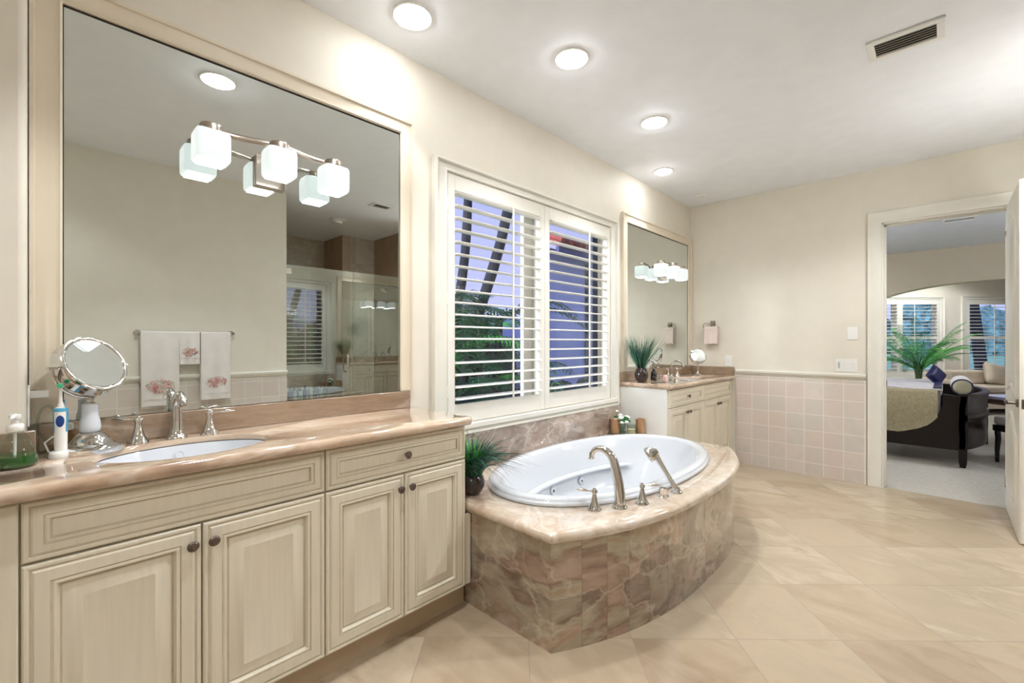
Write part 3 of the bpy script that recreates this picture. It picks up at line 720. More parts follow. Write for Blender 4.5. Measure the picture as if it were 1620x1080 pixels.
vent('ceiling_vent', .34, .50, 2.54, 2.79, RC, 'white ceiling vent seen only in the large mirror')

# vanity light bars
def light_bar(y, z, label):
    t = thing('vanity_light', (RA+.010, y, z), 0, label, 'wall light', 'three shade light bars on the mirrors')
    mb = MB(); mb.box(0, .022, -.058, .058, -.068, .062); mb.build('backplate', NICK, t, bevel=.002)
    mb = MB(); pts = []
    for i in range(25):
        q = -1+2*i/24; pts.append((.100+.018*cos(q*pi*1.5)+.0, q*.262, .080))
    mb.tube(pts, .0045, 8, 0, flat=2.6, up=(0, 0, 1)); mb.tube([(.02, 0, .045), (.06, 0, .065), (.112, 0, .080)], .008, 10); mb.build('arched_bar', NICK, t, smooth=50)
    for dy, dx in ((-.235, .100), (0, .118), (.235, .100)):
        f = MB(); f.lathe([(.008, .090), (.036, .090), (.038, .086), (.038, .064), (.02, .058)], 20, 0, T((dx, dy, 0))); fo = f.build('shade_cap', NICK, t, smooth=40)
        s_ = .057; L = []
        def sq(k, z_, e=5.5, n=40):
            out = []
            for j in range(n):
                a = 2*pi*j/n; c_, q_ = cos(a), sin(a); out.append((dx+k*math.copysign(abs(c_)**(2/e), c_), dy+k*math.copysign(abs(q_)**(2/e), q_), z_))
            return out
        mb = MB(); mb.loft([sq(s_*.80, .060), sq(s_*.93, .058), sq(s_, .048), sq(s_*1.01, 0), sq(s_, -.040), sq(s_*.95, -.048), sq(s_*.80, -.050)])
        mb.build('glass_shade', SHADE, t, smooth=50)
        mb = MB(); mb.box(dx-.043, dx+.043, dy-.043, dy+.043, -.0545, -.0505); mb.build('bulb_opening', BULB, t, bevel=.002)
    return t
light_bar(.676, 2.015, 'nickel light bar with three opal cube shades on the large near mirror')
light_bar(4.42, 1.995, 'nickel light bar with three opal cube shades on the far corner mirror')

# ================================================================ counter things, near vanity
CT = .938
def disc_mirror(t, c, R, n, th, rim, yoke_bottom, base_mats=None):
    """two sided round mirror head facing n"""
    M = T(c) @ align(n)
    mb = MB(); mb.lathe([(R*.86, th/2+.001), (R*.86, th/2-.002)], 56, 0, M)
    mb.lathe([(R*.5, -th/2-.001), (R*.86, -th/2-.001), (R*.86, -th/2+.002), (R*.5, -th/2+.002)], 40, 0, M)
    g = mb.build('mirror_glass', MIRR, t, smooth=50)
    mb = MB(); mb.lathe([(R*.80, -th/2), (R*.93, -th/2-.001), (R, -th/2+.006), (R*.985, -th*.1), (R*.985, th*.2), (R*1.0, th/2-.006), (R*.985, th/2+.003), (R*.93, th/2+.005), (R*.88, th/2+.003), (R*.86, th/2-.001)], 64, 0, M, cap0=True, cap1=False)
    mb.build('round_housing', CHROME, t, smooth=50)
# magnifying mirror on pedestal
t = thing('magnifying_mirror', (-1.995, .108, CT), 0, 'large round chrome magnifying mirror on a white and chrome pedestal by the toothbrush', 'makeup mirror')
mb = MB(); mb.lathe([(.088, 0), (.090, .004), (.090, .016), (.084, .021), (.070, .025), (.058, .030), (.048, .042), (.036, .054), (.026, .060), (.020, .062)], 48); mb.build('base', CHROME, t, smooth=45)
mb = MB(); mb.lathe([(.020, .061), (.026, .066), (.0275, .078), (.0255, .095), (.021, .115), (.0205, .142), (.0215, .150), (.018, .152)], 32); mb.build('stem', PORC, t, smooth=50)
hc = Vector((0, 0, .272)); nn = Vector((.733, .507, .46)).normalized(); R_ = .096
hx = nn.cross(Vector((0, 0, 1))).normalized()
mb = MB(); mb.lathe([(.013, .150), (.013, .156), (.009, .158), (.009, .166), (.012, .168), (.012, .172)], 20)
pts = [hc + hx*((R_+.010)*cos(a)) + Vector((0, 0, (R_+.002)*sin(a))) for a in [rad(180+x) for x in range(-4, 185, 8)]]
mb.tube(pts, .0045, 10); mb.build('yoke', CHROME, t, smooth=50)
for s_ in (-1, 1):
    mb = MB(); mb.tube([hc+hx*s_*(R_-.004), hc+hx*s_*(R_+.012), hc+hx*s_*(R_+.022)], [.004, .004, .006], 12)
    mb.build('pivot_screw', CHROME, t, smooth=50)
disc_mirror(t, hc, R_, nn, .046, .006, 0)
# electric toothbrush
t = thing('electric_toothbrush', (-1.945, .040, CT), rad(-8), 'white and blue electric toothbrush standing in its charger', 'toothbrush')
mb = MB(); mb.lathe([(.026, 0), (.027, .004), (.026, .016), (.023, .020), (.016, .021)], 32, sx=1.15); mb.build('charger', WHITEP, t, smooth=50)
mb = MB(); mb.lathe([(.0145, .020), (.0150, .05), (.0150, .09), (.0165, .125), (.0165, .140), (.0140, .150), (.009, .154)], 28); mb.build('handle', WHITEP, t, smooth=50)
mb = MB()
for s_ in (-1, 1):
    L = [[(.0175*k*cos(a), .0175*k*sin(a), z) for a in [s_*rad(90)+rad(x) for x in range(-38, 39, 8)]] + [(.012*cos(a), .012*sin(a), z) for a in [s_*rad(90)+rad(x) for x in range(38, -39, -8)]] for z, k in ((.078, .88), (.095, .93), (.125, .99), (.140, .98))]
    mb.loft(L)
mb.lathe([(.0172, .141), (.0165, .147), (.0135, .151), (.012, .1515)], 28, cap0=False, cap1=False)
mb.build('side_grip', TEALP, t, smooth=50)
mb = MB(); M = T((.0135, 0, .112)) @ Matrix.Rotation(pi/2, 4, 'Y'); mb.lathe([(.001, .0045), (.006, .0042), (.0092, .003), (.0095, 0)], 28, 0, M, sx=1.9, sy=1); mb.build('button', BLUEP, t, smooth=50)
mb = MB(); mb.lathe([(.0085, .152), (.0082, .160), (.005, .168), (.0040, .19), (.0038, .212)], 18); mb.build('neck', WHITEP, t, smooth=50)
mb = MB(); mb.lathe([(.0075, 0), (.0078, .004), (.0070, .008)], 18, 0, T((.002, 0, .217)) @ Matrix.Rotation(rad(78), 4, 'Y')); mb.build('brush_head', WHITEP, t, smooth=50)
mb = MB(); mb.lathe([(.0068, .008), (.0072, .015), (.004, .016)], 18, 0, T((.002, 0, .217)) @ Matrix.Rotation(rad(78), 4, 'Y')); mb.build('bristles', GREENP, t, smooth=50, label='green bristles')
mb = MB(); mb.tube([(-.020, -.012, .008), (-.026, -.030, .016), (-.022, -.038, .045), (-.024, -.020, .062), (-.050, -.012, .050), (-.090, -.010, .02), (-.100, .02, .006), (-.075, .05, .004), (-.06, .03, .004)], .0026, 8); mb.build('power_cord', WHITEP, t, smooth=60)
# wall outlet on the pier side, white plug
mb = MB(); mb.box(-2.070, -1.985, -.0305, -.0255, 1.035, 1.155); mb.box(-2.045, -2.010, -.0255, .016, 1.118, 1.138)
tag(mb.build('power_outlet', WHITEP, origin=(-2.03, -.03, 1.09), bevel=.0015), 'thin white outlet and plug at the rounded wall edge left of the large mirror', 'outlet')
# little glass bottle with white cap behind the brush
t = thing('glass_bottle', (-2.035, .055, CT), 0, 'small clear amber glass bottle with white cap behind the toothbrush', 'bottle')
AMB = thin_glass('amber_glass', (.80, .68, .42), 1.5)
mb = MB(); mb.lathe([(.026, .001), (.029, .01), (.028, .035), (.017, .055), (.011, .062), (.011, .072)], 24); mb.build('body', AMB, t, smooth=50)
mb = MB(); mb.lathe([(.015, .070), (.016, .074), (.016, .088), (.013, .091)], 24); mb.build('cap', WHITEP, t, smooth=40)
t = thing('glass_ornament', (-2.045, .012, CT), 0, 'looped clear glass piece standing behind the toothbrush', 'ornament')
mb = MB(); mb.lathe([(.018, .001), (.018, .006), (.006, .012), (.005, .04)], 20); mb.tube([(0, .022*cos(rad(a)), .095+.055*sin(rad(a))) for a in range(-90, 271, 20)], .004, 8); mb.build('glass_loop', BOTTLE, t, smooth=50)
# soap pump bottle
t = thing('soap_dispenser', (-1.885, -.052, CT), rad(-20), 'clear conical pump bottle half full of green hand soap', 'soap bottle')
mb = MB(); mb.lathe([(.040, .001), (.046, .006), (.047, .020), (.040, .050), (.028, .080), (.017, .098), (.014, .104)], 40, cap1=False); mb.build('bottle', BOTTLE, t, smooth=50)
GS = plain('green_soap', '#2c5a22', .1, noise=.02)
mb = MB(); mb.lathe([(.038, .003), (.0435, .008), (.0445, .020), (.0425, .034), (.001, .034)], 40); mb.build('liquid_soap', GS, t, smooth=40)
mb = MB(); mb.lathe([(.016, .101), (.018, .104), (.018, .118), (.015, .121), (.008, .122), (.007, .136)], 28)
mb.lathe([(.012, .136), (.013, .140), (.012, .147), (.004, .149)], 24); mb.tube([(0, 0, .143), (.02, .004, .144), (.044, .008, .140)], [.007, .0055, .0035], 12); mb.build('pump', WHITEP, t, smooth=50)
mb = MB(); mb.tube([(0, 0, .10), (.001, 0, .05), (.004, 0, .008)], .0035, 8); mb.build('dip_tube', WHITEP, t, smooth=60)
mb = MB(); L_ = [[(k*cos(a), k*sin(a), z) for a in [rad(x) for x in range(-95, -19, 6)]] for k, z in ((.0474, .022), (.0456, .034))]; mb.loft(L_, closed=False, cap0=False, cap1=False)
mb.build('paper_label', plain('label_white', '#d9e2d8', .5), t)

# ================================================================ plants
def blades(mb, n, r0, hmin, hmax, lean, curl, wd=.0022, seed=1, mis=(0, 1, 2), z0=0, drop=0, sector=None):
    rnd = random.Random(seed)
    for i in range(n):
        a = rnd.uniform(0, 2*pi) if not sector else rnd.uniform(*sector); h = rnd.uniform(hmin, hmax); le = rnd.uniform(.1, 1)*lean; cu = rnd.uniform(.2, 1)*curl
        b0 = rnd.uniform(0, r0); x0, y0 = b0*cos(a+rnd.uniform(-1, 1)), b0*sin(a+rnd.uniform(-1, 1)); pts = []; rr = []
        for k in range(8):
            q = k/7; out = le*h*q+cu*h*q*q; z = h*q*(1-.15*le)-cu*h*.75*q**2.6-drop*rnd.uniform(.6, 1)*0
            pts.append((x0+out*cos(a), y0+out*sin(a), z0+z)); rr.append(wd*(1-q**2.2)+.0003)
        mb.tube(pts, rr, 4, rnd.choice(mis), flat=.35)
t = thing('potted_grass', (-1.765, 1.545, DZ), 0, 'dark round pot of drooping green grass at the near end of the tub', 'plant')
mb = MB(); mb.lathe([(.034, 0), (.050, .015), (.064, .045), (.066, .068), (.056, .094), (.048, .102), (.044, .100), (.044, .085), (.001, .085)], 36); mb.build('pot', POT, t, smooth=50)
mb = MB(); blades(mb, 260, .035, .17, .27, .35, 1.15, .0022, 3, mis=(0, 1, 2, 2), z0=.085); blades(mb, 170, .03, .14, .27, .55, .20, .0030, 4, mis=(0, 1, 3, 3), z0=.085)
blades(mb, 60, .03, .26, .34, .25, 1.0, .0022, 9, mis=(2, 1), z0=.085, sector=(rad(-50), rad(60)))
mb.v = [Vector((v.x, v.y, max(v.z, .004 if v.x < .62 else -.2))) for v in mb.v]
# keep blades out of the cabinet
mb.v = [Vector((v.x, max(v.y, -.098) if v.x < .24 else v.y, v.z)) for v in mb.v]
mb.build('grass', [GREEN1, GREEN2, GREEND, PALML], t, smooth=60)
t = thing('potted_grass', (-1.935, 3.685, .9335), 0, 'dark egg shaped pot of upright blue green grass on the far vanity', 'plant')
mb = MB(); mb.lathe([(.030, 0), (.048, .02), (.060, .055), (.058, .085), (.045, .118), (.036, .128), (.032, .125), (.032, .11), (.001, .11)], 36); mb.build('pot', POT, t, smooth=50)
mb = MB(); blades(mb, 260, .025, .22, .36, .62, .12, .0030, 5, mis=(1, 1, 0, 2), z0=.105)
mb.v = [Vector((max(v.x, -.118+.03*v.z), max(v.y, -.6), v.z)) for v in mb.v]
mb.build('grass', [GREEN1, GREEN2, GREEND], t, smooth=60)

# ================================================================ far vanity things
t = thing('soap_dispenser', (-1.90, 3.85, .9335), 0, 'black soap dispenser with pump on the far vanity tray', 'soap bottle')
BLK = plain('black_glass', '#16161a', .1, coat=.5, noise=0)
mb = MB(); mb.lathe([(.026, .008), (.028, .012), (.028, .07), (.018, .095), (.012, .10), (.012, .112)], 28); mb.build('bottle', BLK, t, smooth=45)
mb = MB(); mb.lathe([(.011, .108), (.011, .122), (.005, .124), (.004, .140), (.009, .142), (.009, .148)], 20); mb.tube([(0, 0, .145), (.015, 0, .146), (.03, 0, .142)], .004, 8); mb.build('pump', CHROME, t, smooth=45)
t = thing('perfume_bottle', (-1.965, 3.81, .9335), 0, 'small gold capped bottle between the grass pot and the black dispenser', 'bottle')
GOLD = plain('gold_metal', '#c3a35e', .25, 1, noise=.03)
mb = MB(); mb.lathe([(.018, .001), (.020, .006), (.020, .055), (.012, .064)], 24); mb.build('bottle', GOLD, t, smooth=45); mb = MB(); mb.lathe([(.010, .062), (.011, .066), (.011, .088), (.009, .090)], 20); mb.build('cap', CHROME, t, smooth=45)
t = thing('wire_tray', (-1.845, 3.92, .9335), 0, 'oval chrome wire tray holding toiletries on the far vanity', 'tray')
mb = MB(); mb.lathe([(.001, .004), (1, .004), (1.02, .006), (1, .008), (.001, .007)], 48, sx=.085, sy=.125); mb.build('plate', MIRR, t, smooth=40)
mb = MB()
for z in (.008, .045): mb.tube([(.088*cos(rad(a)), .128*sin(rad(a)), z) for a in range(0, 361, 10)], .0022, 8)
for a in range(0, 360, 45): mb.tube([(.088*cos(rad(a)), .128*sin(rad(a)), z) for z in (0, .02, .045)], .0018, 6)
mb.build('wire_rail', CHROME, t, smooth=60)
for i, (x, y, c, h) in enumerate(((-1.835, 3.93, '#d9a5a2', .035), (-1.85, 3.985, '#e7c9bd', .045))):
    mb = MB(); mb.lathe([(.018, 0), (.020, .004), (.020, h*.7), (.014, h), (.001, h)], 20)
    tag(mb.build('soap_jar', plain('jar_pink_%d' % i, c, .3), origin=None, smooth=40), ('low pink jar standing on the wire tray', 'taller blush jar standing on the wire tray')[i], 'jar').location = (x, y, .9425)
t = thing('magnifying_mirror', (-1.872, 4.80, .9335), 0, 'small round chrome magnifying mirror on a slim stem, far corner', 'makeup mirror')
mb = MB(); mb.lathe([(.052, 0), (.053, .004), (.046, .010), (.022, .020), (.010, .034), (.006, .06), (.009, .075), (.005, .09), (.005, .125)], 32); mb.build('base', CHROME, t, smooth=50)
hc = Vector((0, 0, .215)); nn = Vector((.60, -.72, .30)).normalized(); hx = nn.cross(Vector((0, 0, 1))).normalized()
mb = MB(); mb.tube([hc+hx*(.088*cos(a))+Vector((0, 0, .088*sin(a))) for a in [rad(180+x) for x in range(0, 181, 10)]], .0035, 8); mb.build('yoke', CHROME, t, smooth=60)
disc_mirror(t, hc, .080, nn, .018, .004, 0)

# towel ring with hand towel
t = thing('towel_ring', (-1.845, RB, 1.50), 0, 'square nickel towel ring on the far wall above the vanity', 'towel ring')
mb = MB(); mb.box(-.028, .028, -.010, -.001, -.028, .028); mb.box(-.018, .018, -.040, -.010, -.018, .018); mb.build('mount', NICK, t, bevel=.003)
mb = MB(); mb.tube([(0, -.045, 0), (-.075, -.050, 0), (-.088, -.050, -.012), (-.088, -.050, -.045), (-.088, -.050, -.052), (.07, -.050, -.052), (.078, -.05, -.045)], .0045, 10); mb.build('ring', NICK, t, smooth=40)
def hanging(mb, w, zt, drop_f, drop_b, r, amp=.006, th=.006, nx=20, seed=0, folds=2.0):
    """cloth folded over a bar at height zt; local x across, front is -y"""
    rnd = random.Random(seed); ph = rnd.uniform(0, 6)
    prof = []
    for i in range(14): q = i/13; prof.append((-r, zt-drop_f*(1-q), 1-q))
    for i in range(1, 7): a = pi-pi*i/7; prof.append((r*cos(a), zt+r*sin(a), 0))
    for i in range(14): q = i/13; prof.append((r, zt-drop_b*q, q))
    outer, inner = [], []
    def P(x, y, z, k, off):
        wob = amp*k*sin(folds*2*pi*x/w+ph+z*3); sgn = -1 if y < 0 else 1
        return (x*(1-.03*k), y*(1+k*.5)+sgn*off+wob*.6, z)
    loops = []
    for j in range(nx+1):
        x = -w/2+w*j/nx
        loops.append([P(x, y, z, k, th) for y, z, k in prof] + [P(x, y*.6, z-(.004 if 0 < z-zt+.001 else 0), k, 0) for y, z, k in prof[::-1]])
    mb.loft(loops)
t2 = thing('hand_towel', (-1.845, RB-.05, 1.35), 0, 'small blush hand towel folded over the ring on the far wall', 'towel')
mb = MB(); hanging(mb, .135, .098, .175, .17, .012, amp=.004, th=.010, seed=2); mb.build('cloth', PINKF, t2, smooth=60)

# towel bar and embroidered towels on the opposite wall (seen in the big mirror)
t = thing('towel_bar', (.72, .90, 1.37), 0, 'chrome towel bar opposite the vanity, seen in the large mirror', 'towel bar')
mb = MB(); mb.tube([(-.065, -.36, 0), (-.065, .36, 0)], .008, 14); mb.build('bar', CHROME, t, smooth=50)
for yy in (-.345, .345):
    mb = MB(); mb.lathe([(.026, .001), (.026, .006), (.014, .012), (.010, .02), (.010, .06), (.014, .066), (.012, .074)], 20, 0, T((0, yy, 0)) @ Matrix.Rotation(-pi/2, 4, 'Y')); mb.build('post', CHROME, t, smooth=50)
PK = plain('thread_pink', '#dfa6a2', .8, noise=.2, scale=80); RD = plain('thread_red', '#c2807c', .8, noise=.2, scale=80); GR = plain('thread_green', '#a5ad97', .8, noise=.2, scale=80)
def embroidered(y, w, df, db, label, ew, ez, seed):
    t = thing('embroidered_towel', (.655, y, 1.37), rad(-90), label, 'towel', 'white embroidered towels on the bar')
    mb = MB(); hanging(mb, w, .0, df, db, .013, amp=.006, th=.009, seed=seed, nx=24); mb.build('cloth', WHITEF, t, smooth=60)
    rnd = random.Random(seed); mb = MB()
    for i in range(230):
        a = rnd.uniform(0, 2*pi); k = rnd.uniform(.55, 1.1) if i % 3 else rnd.uniform(.1, .6); x = ew*k*cos(a); z = ez+ew*.62*k*sin(a)
        r = ew*(rnd.uniform(.10, .15) if i < 22 else rnd.uniform(.035, .065)); mb.ball((x, -.030-.008*min(1, -ez/df), z), r, 6, rnd.choice((0, 1, 2, 2, 3)) if i >= 22 else rnd.choice((0, 0, 1)), (1, .3, 1))
    mb.build('embroidery', [PK, RD, GR, PINKF], t, label='ring of stitched pink and red flowers')
    mb = MB(); mb.box(-w/2*.96, w/2*.96, -.0335, -.029, -df+.055, -df+.060); mb.build('hem_band', WHITEF, t)
embroidered(.700, .262, .62, .645, 'long white embroidered towel, leftmost of three on the bar in the mirror', .088, -.455, 1)
embroidered(.905, .150, .275, .26, 'short white embroidered guest towel, middle of three on the bar', .056, -.165, 2)
embroidered(1.105, .235, .60, .60, 'long white embroidered towel, rightmost of three on the bar in the mirror', .076, -.44, 3)

# ================================================================ tub corner tray: votives, flowers, candle
t = thing('tray', (-1.965, 3.475, DZ+.001), rad(38), 'small rectangular glass tray on the far tub corner', 'tray')
mb = MB(); mb.box(-.165, .165, -.055, .055, 0, .005); mb.box(-.165, .165, -.055, -.050, .005, .012); mb.box(-.165, .165, .050, .055, .005, .012); mb.box(-.165, -.160, -.05, .05, .005, .012); mb.box(.160, .165, -.05, .05, .005, .012); mb.build('plate', BOTTLE, t, bevel=.001)
TERR = plain('brown_bark_votive', '#b48c69', .7, noise=.2, scale=30, stretch=(1, 1, .3), bump=.5)
def votive(x, y, h, label):
    mb = MB(); mb.lathe([(.036, 0), (.039, .004), (.039, h-.012), (.041, h-.008), (.041, h-.002), (.038, h), (.034, h-.003), (.033, h-.02), (.001, h-.02)], 32)
    o = mb.build('votive_holder', TERR, smooth=45); o.location = (x, y, DZ+.0065); tag(o, label, 'candle holder', 'brown cylinder votive holders on the tub tray')
votive(-2.035, 3.408, .125, 'brown cylinder candle holder on the left end of the tub tray')
votive(-1.872, 3.545, .125, 'brown cylinder candle holder on the right end of the tub tray')
t = thing('candle_glass', (-1.905, 3.45, DZ+.0065), 0, 'clear glass tumbler with a cream candle in front of the flowers', 'candle')
mb = MB(); mb.lathe([(.030, 0), (.034, .004), (.038, .085), (.0365, .085), (.0325, .006), (.001, .005)], 32); mb.build('tumbler', BOTTLE, t, smooth=45)
mb = MB(); mb.lathe([(.031, .0065), (.0335, .045), (.001, .043)], 28); mb.build('wax', plain('cream_wax', '#e9dfb8', .5, noise=.02), t, smooth=45)
mb = MB(); mb.tube([(0, 0, .042), (.001, 0, .052)], .001, 6); mb.build('wick', DARK, t)
t = thing('flower_vase', (-1.985, 3.445, DZ+.0065), 0, 'small glass vase of white roses on the tub tray', 'flowers')
mb = MB(); mb.lathe([(.026, 0), (.028, .004), (.030, .08), (.028, .08), (.026, .006), (.001, .006)], 28); mb.build('vase', BOTTLE, t, smooth=45)
PET = plain('white_petals', '#eef0e8', .7, noise=.03)
mb = MB(); rnd = random.Random(4); heads = [(.0, -.03, .135, .030), (.03, .015, .140, .032), (-.03, .012, .150, .028), (-.045, -.035, .115, .026), (.045, -.02, .105, .026), (-.01, .05, .125, .026), (.02, -.045, .10, .022), (-.055, .0, .185, .017)]
for (x, y, z, r) in heads: mb.tube([(x*.2, y*.2, .01), (x*.6, y*.6, .08), (x, y, z-r*.5)], .002, 6)
for i in range(26):
    a = rnd.uniform(0, 2*pi); r = rnd.uniform(.03, .07); z = rnd.uniform(.09, .15); mb.ball((r*cos(a), r*sin(a), z), .014, 6, 0, (1.3, .5, .8))
mb.build('stems_and_leaves', FERNG, t, smooth=50)
for (x, y, z, r) in heads:
    f = MB(); f.ball((x, y, z), r*.55, 10)
    for k in range(11):
        a = k*2.4; q = .35+.65*k/11; c = (x+r*q*.55*cos(a), y+r*q*.55*sin(a), z+r*.15*(1-q*1.6)); f.ball(c, r*.5, 8, 0, (1, 1, .75))
    f.build('rose', PET, t, smooth=60)

# ================================================================ switches on far wall
def plate(name, x0, x1, z0, z1, label, cat, rockers):
    t = thing(name, ((x0+x1)/2, RB, (z0+z1)/2), 0, label, cat)
    mb = MB(); mb.box(x0, x1, RB-.006, RB-.0005, z0, z1); mb.build('cover_plate', WHITEP, t, world=True, bevel=.002)
    for a, b in rockers:
        mb = MB(); zc = (z0+z1)/2; mb.add([(a, RB-.006, zc-.032), (b, RB-.006, zc-.032), (b, RB-.006, zc+.032), (a, RB-.006, zc+.032), (a, RB-.008, zc-.032), (b, RB-.008, zc-.032), (b, RB-.0125, zc+.032), (a, RB-.0125, zc+.032)],
               [(0, 1, 2, 3), (4, 5, 6, 7), (0, 1, 5, 4), (2, 3, 7, 6), (0, 3, 7, 4), (1, 2, 6, 5)]); mb.build('rocker', WHITEP, t, world=True)
plate('blank_wall_plate', -.640, -.560, 1.312, 1.432, 'plain white wall plate high on the wall by the door', 'wall plate', ())
t3 = plate('light_switch', -.732, -.566, 1.015, 1.135, 'wide white triple light switch beside the door casing', 'light switch', ((-.655, -.621), (-.610, -.576)))
mb = MB(); mb.box(-.708, -.676, RB-.008, RB-.0065, 1.042, 1.108); mb.box(-.704, -.700, RB-.0095, RB-.008, 1.046, 1.104, 1); mb.box(-.698, -.682, RB-.014, RB-.008, 1.070, 1.082)
o = mb.build('dimmer_slider', [WHITEP, DARK]); ls = bpy.data.objects['light_switch']; o.parent = ls; o.matrix_parent_inverse = wm(ls).inverted()
plate('light_switch', -1.718, -1.645, 1.030, 1.150, 'single white rocker switch above the far corner backsplash', 'light switch', ((-1.699, -1.664),))

# ================================================================ door leaf, open into the bathroom
LX, LT = .352, .040; LY0, LY1 = 4.302, 5.125
dr = thing('door_1', (LX+LT/2, LY1, 0), 0, kind='structure')
MD = Matrix(((0, 0, -1, LX), (1, 0, 0, LY0), (0, 1, 0, .008), (0, 0, 0, 1)))   # local (a=y, b=z, out=-x)
mb = MB(); mb.box(LX+.006, LX+LT-.006, LY0, LY1, .008, 2.325)
def arch_loop(x0, x1, z0, z1, rise, ins, d, n=16, foot=0):
    pts = []
    x0 += ins; x1 -= ins; z0 += ins; z1 -= ins*.9
    for i in range(n+1):
        q = i/n; s_ = sin(pi*q); pts.append((x0+(x1-x0)*q, z0+foot*s_**1.3, d))
    for i in range(n+1):
        q = i/n; s_ = sin(pi*q); pts.append((x1-(x1-x0)*q, z1-rise+rise*s_**1.4, d))
    return pts
def skin(mb, holes, y0, y1, z0, z1, M):
    """face sheet with arched raised panels laid on"""
    mb.loft([[(y0, z0, 0), (y1, z0, 0), (y1, z1, 0), (y0, z1, 0)], [(y0, z0, .006), (y1, z0, .006), (y1, z1, .006), (y0, z1, .006)]], 0, M)
skin(mb, None, 0, LY1-LY0, 0, 2.317, T((.006, 0, 0)) @ MD)
mb.build('leaf', TRIM, dr, world=True, bevel=.0015)
mb = MB()
wL = LY1-LY0
for (z0, z1, rise, foot) in ((.92, 2.20, .12, .05), (.20, .80, .14, 0)):
    loops = [arch_loop(.115, wL-.115, z0, z1, rise, ins, d, foot=foot) for ins, d in ((0, .0), (.004, .012), (.016, .014), (.026, .003), (.034, .0015), (.062, .012), (.068, .0125))]
    mb.loft(loops, 0, MD, cap0=False)
mb.build('raised_panel_moulding', TRIM, dr, world=True, smooth=30)
mb = MB(); yh = LY0+.062; zh = .895
mb.lathe([(.026, 0), (.026, .006), (.022, .010), (.010, .012), (.010, .045)], 24, 0, T((LX, yh, zh)) @ Matrix.Rotation(-pi/2, 4, 'Y'))
mb.tube([(LX-.048, yh, zh), (LX-.052, yh+.03, zh), (LX-.050, yh+.075, zh+.004), (LX-.047, yh+.115, zh+.002)], [.011, .009, .008, .009], 14)
mb.build('lever_handle', BRONZE, dr, world=True, smooth=50)
mb = MB(); mb.box(LX+.009, LX+LT-.009, LY0-.002, LY0+.001, .865, .925); mb.build('latch_plate', BRONZE, dr, world=True)
for z in (.22, 1.15, 2.1):
    mb = MB(); mb.tube([(LX+.0, LY1+.012, z-.045), (LX+.0, LY1+.012, z+.045)], .007, 12)
    mb.build('hinge', BRONZE, dr, world=True)

# ================================================================ shower seen in the mirror
t = thing('shower_enclosure', (.745, 2.6, 0), 0, 'frameless glass shower front with a hinged door, seen in the large mirror', 'shower screen')
mb = MB(); mb.box(.741, .750, 1.756, 2.484, .06, 2.10); dd = mb.build('glass_door', SHGLASS, t, world=True)
for z in (.35, 2.03):
    mb = MB(); mb.box(.732, .760, 1.752, 1.805, z-.03, z+.03)
    mb.build('hinge', CHROME, dd, world=True, bevel=.002)
mb = MB()
for s_ in (-1, 1): mb.tube([(.7455+s_*.005, 2.40, .955), (.7455+s_*.045, 2.40, .955), (.7455+s_*.055, 2.40, .97), (.7455+s_*.055, 2.40, 1.13), (.7455+s_*.045, 2.40, 1.145), (.7455+s_*.005, 2.40, 1.145)], .009, 12)
mb.build('pull_handle', CHROME, dd, world=True, smooth=50)
mb = MB(); mb.box(.741, .750, 2.490, 3.495, .06, 2.10); mb.build('fixed_panel', SHGLASS, t, world=True)
m = MB(); m.box(.70, .80, 1.752, 3.498, 0, .058); struct('trim_6', m, SHWT)
m = MB(); m.box(2.24, 2.678, 1.752, 2.998, 0, .46); tag(m.build('shower_bench', SHWT, origin=(2.45, 2.4, 0), bevel=.004), 'travertine bench at the back of the shower under the bottles', 'bench')
t = thing('wall_shower', (1.42, 3.498, 2.05), 0, 'chrome shower head on the far shower wall, seen in the mirror', 'shower head')
mb = MB(); mb.lathe([(.03, .001), (.03, .006), (.012, .012)], 20, 0, Matrix.Rotation(pi/2, 4, 'X')); mb.tube([(0, -.005, 0), (0, -.06, .03), (0, -.13, .03), (0, -.19, -.01)], .009, 12); mb.build('arm', CHROME, t, smooth=50)
mb = MB(); mb.lathe([(.012, -.01), (.02, .01), (.05, .035), (.052, .045), (.04, .047)], 26, 0, T((0, -.19, -.01)) @ align((0, -.5, -.86))); mb.build('rose', CHROME, t, smooth=50)
cols = ['#3b3b3e', '#c9d3cf', '#bcd2d4', '#263a66', '#cfd8c8', '#1e2748', '#9fb59a', '#4b4438']
caps = ['#2a2a2c', '#3c6e8c', '#20303e', '#1c2538', '#c8c8b8', '#20202a', '#4f6a46', '#5a2f28']
desc = ['dark round-topped', 'white', 'pale blue', 'navy', 'cream', 'midnight blue', 'sage green', 'brown']
for i in range(8):
    y = 2.40+.072*i; h = (.20, .19, .17, .20, .205, .185, .19, .215)[i]; t = thing('shampoo_bottle', (2.42+.02*(i % 2), y, .461), 0, '%s toiletry bottle in the row on the shower bench' % desc[i], 'bottle', 'bottles on the shower bench')
    mb = MB(); mb.lathe([(.026, 0), (.028, .005), (.028, h*.68), (.018, h*.78), (.012, h*.80)], 20); mb.build('body', plain('bottle_%d' % i, cols[i], .3), t, smooth=45)
    mb = MB(); mb.lathe([(.014, h*.79), (.015, h*.82), (.014, h), (.010, h+.004)], 16); mb.build('cap', plain('cap_%d' % i, caps[i], .35), t, smooth=45)

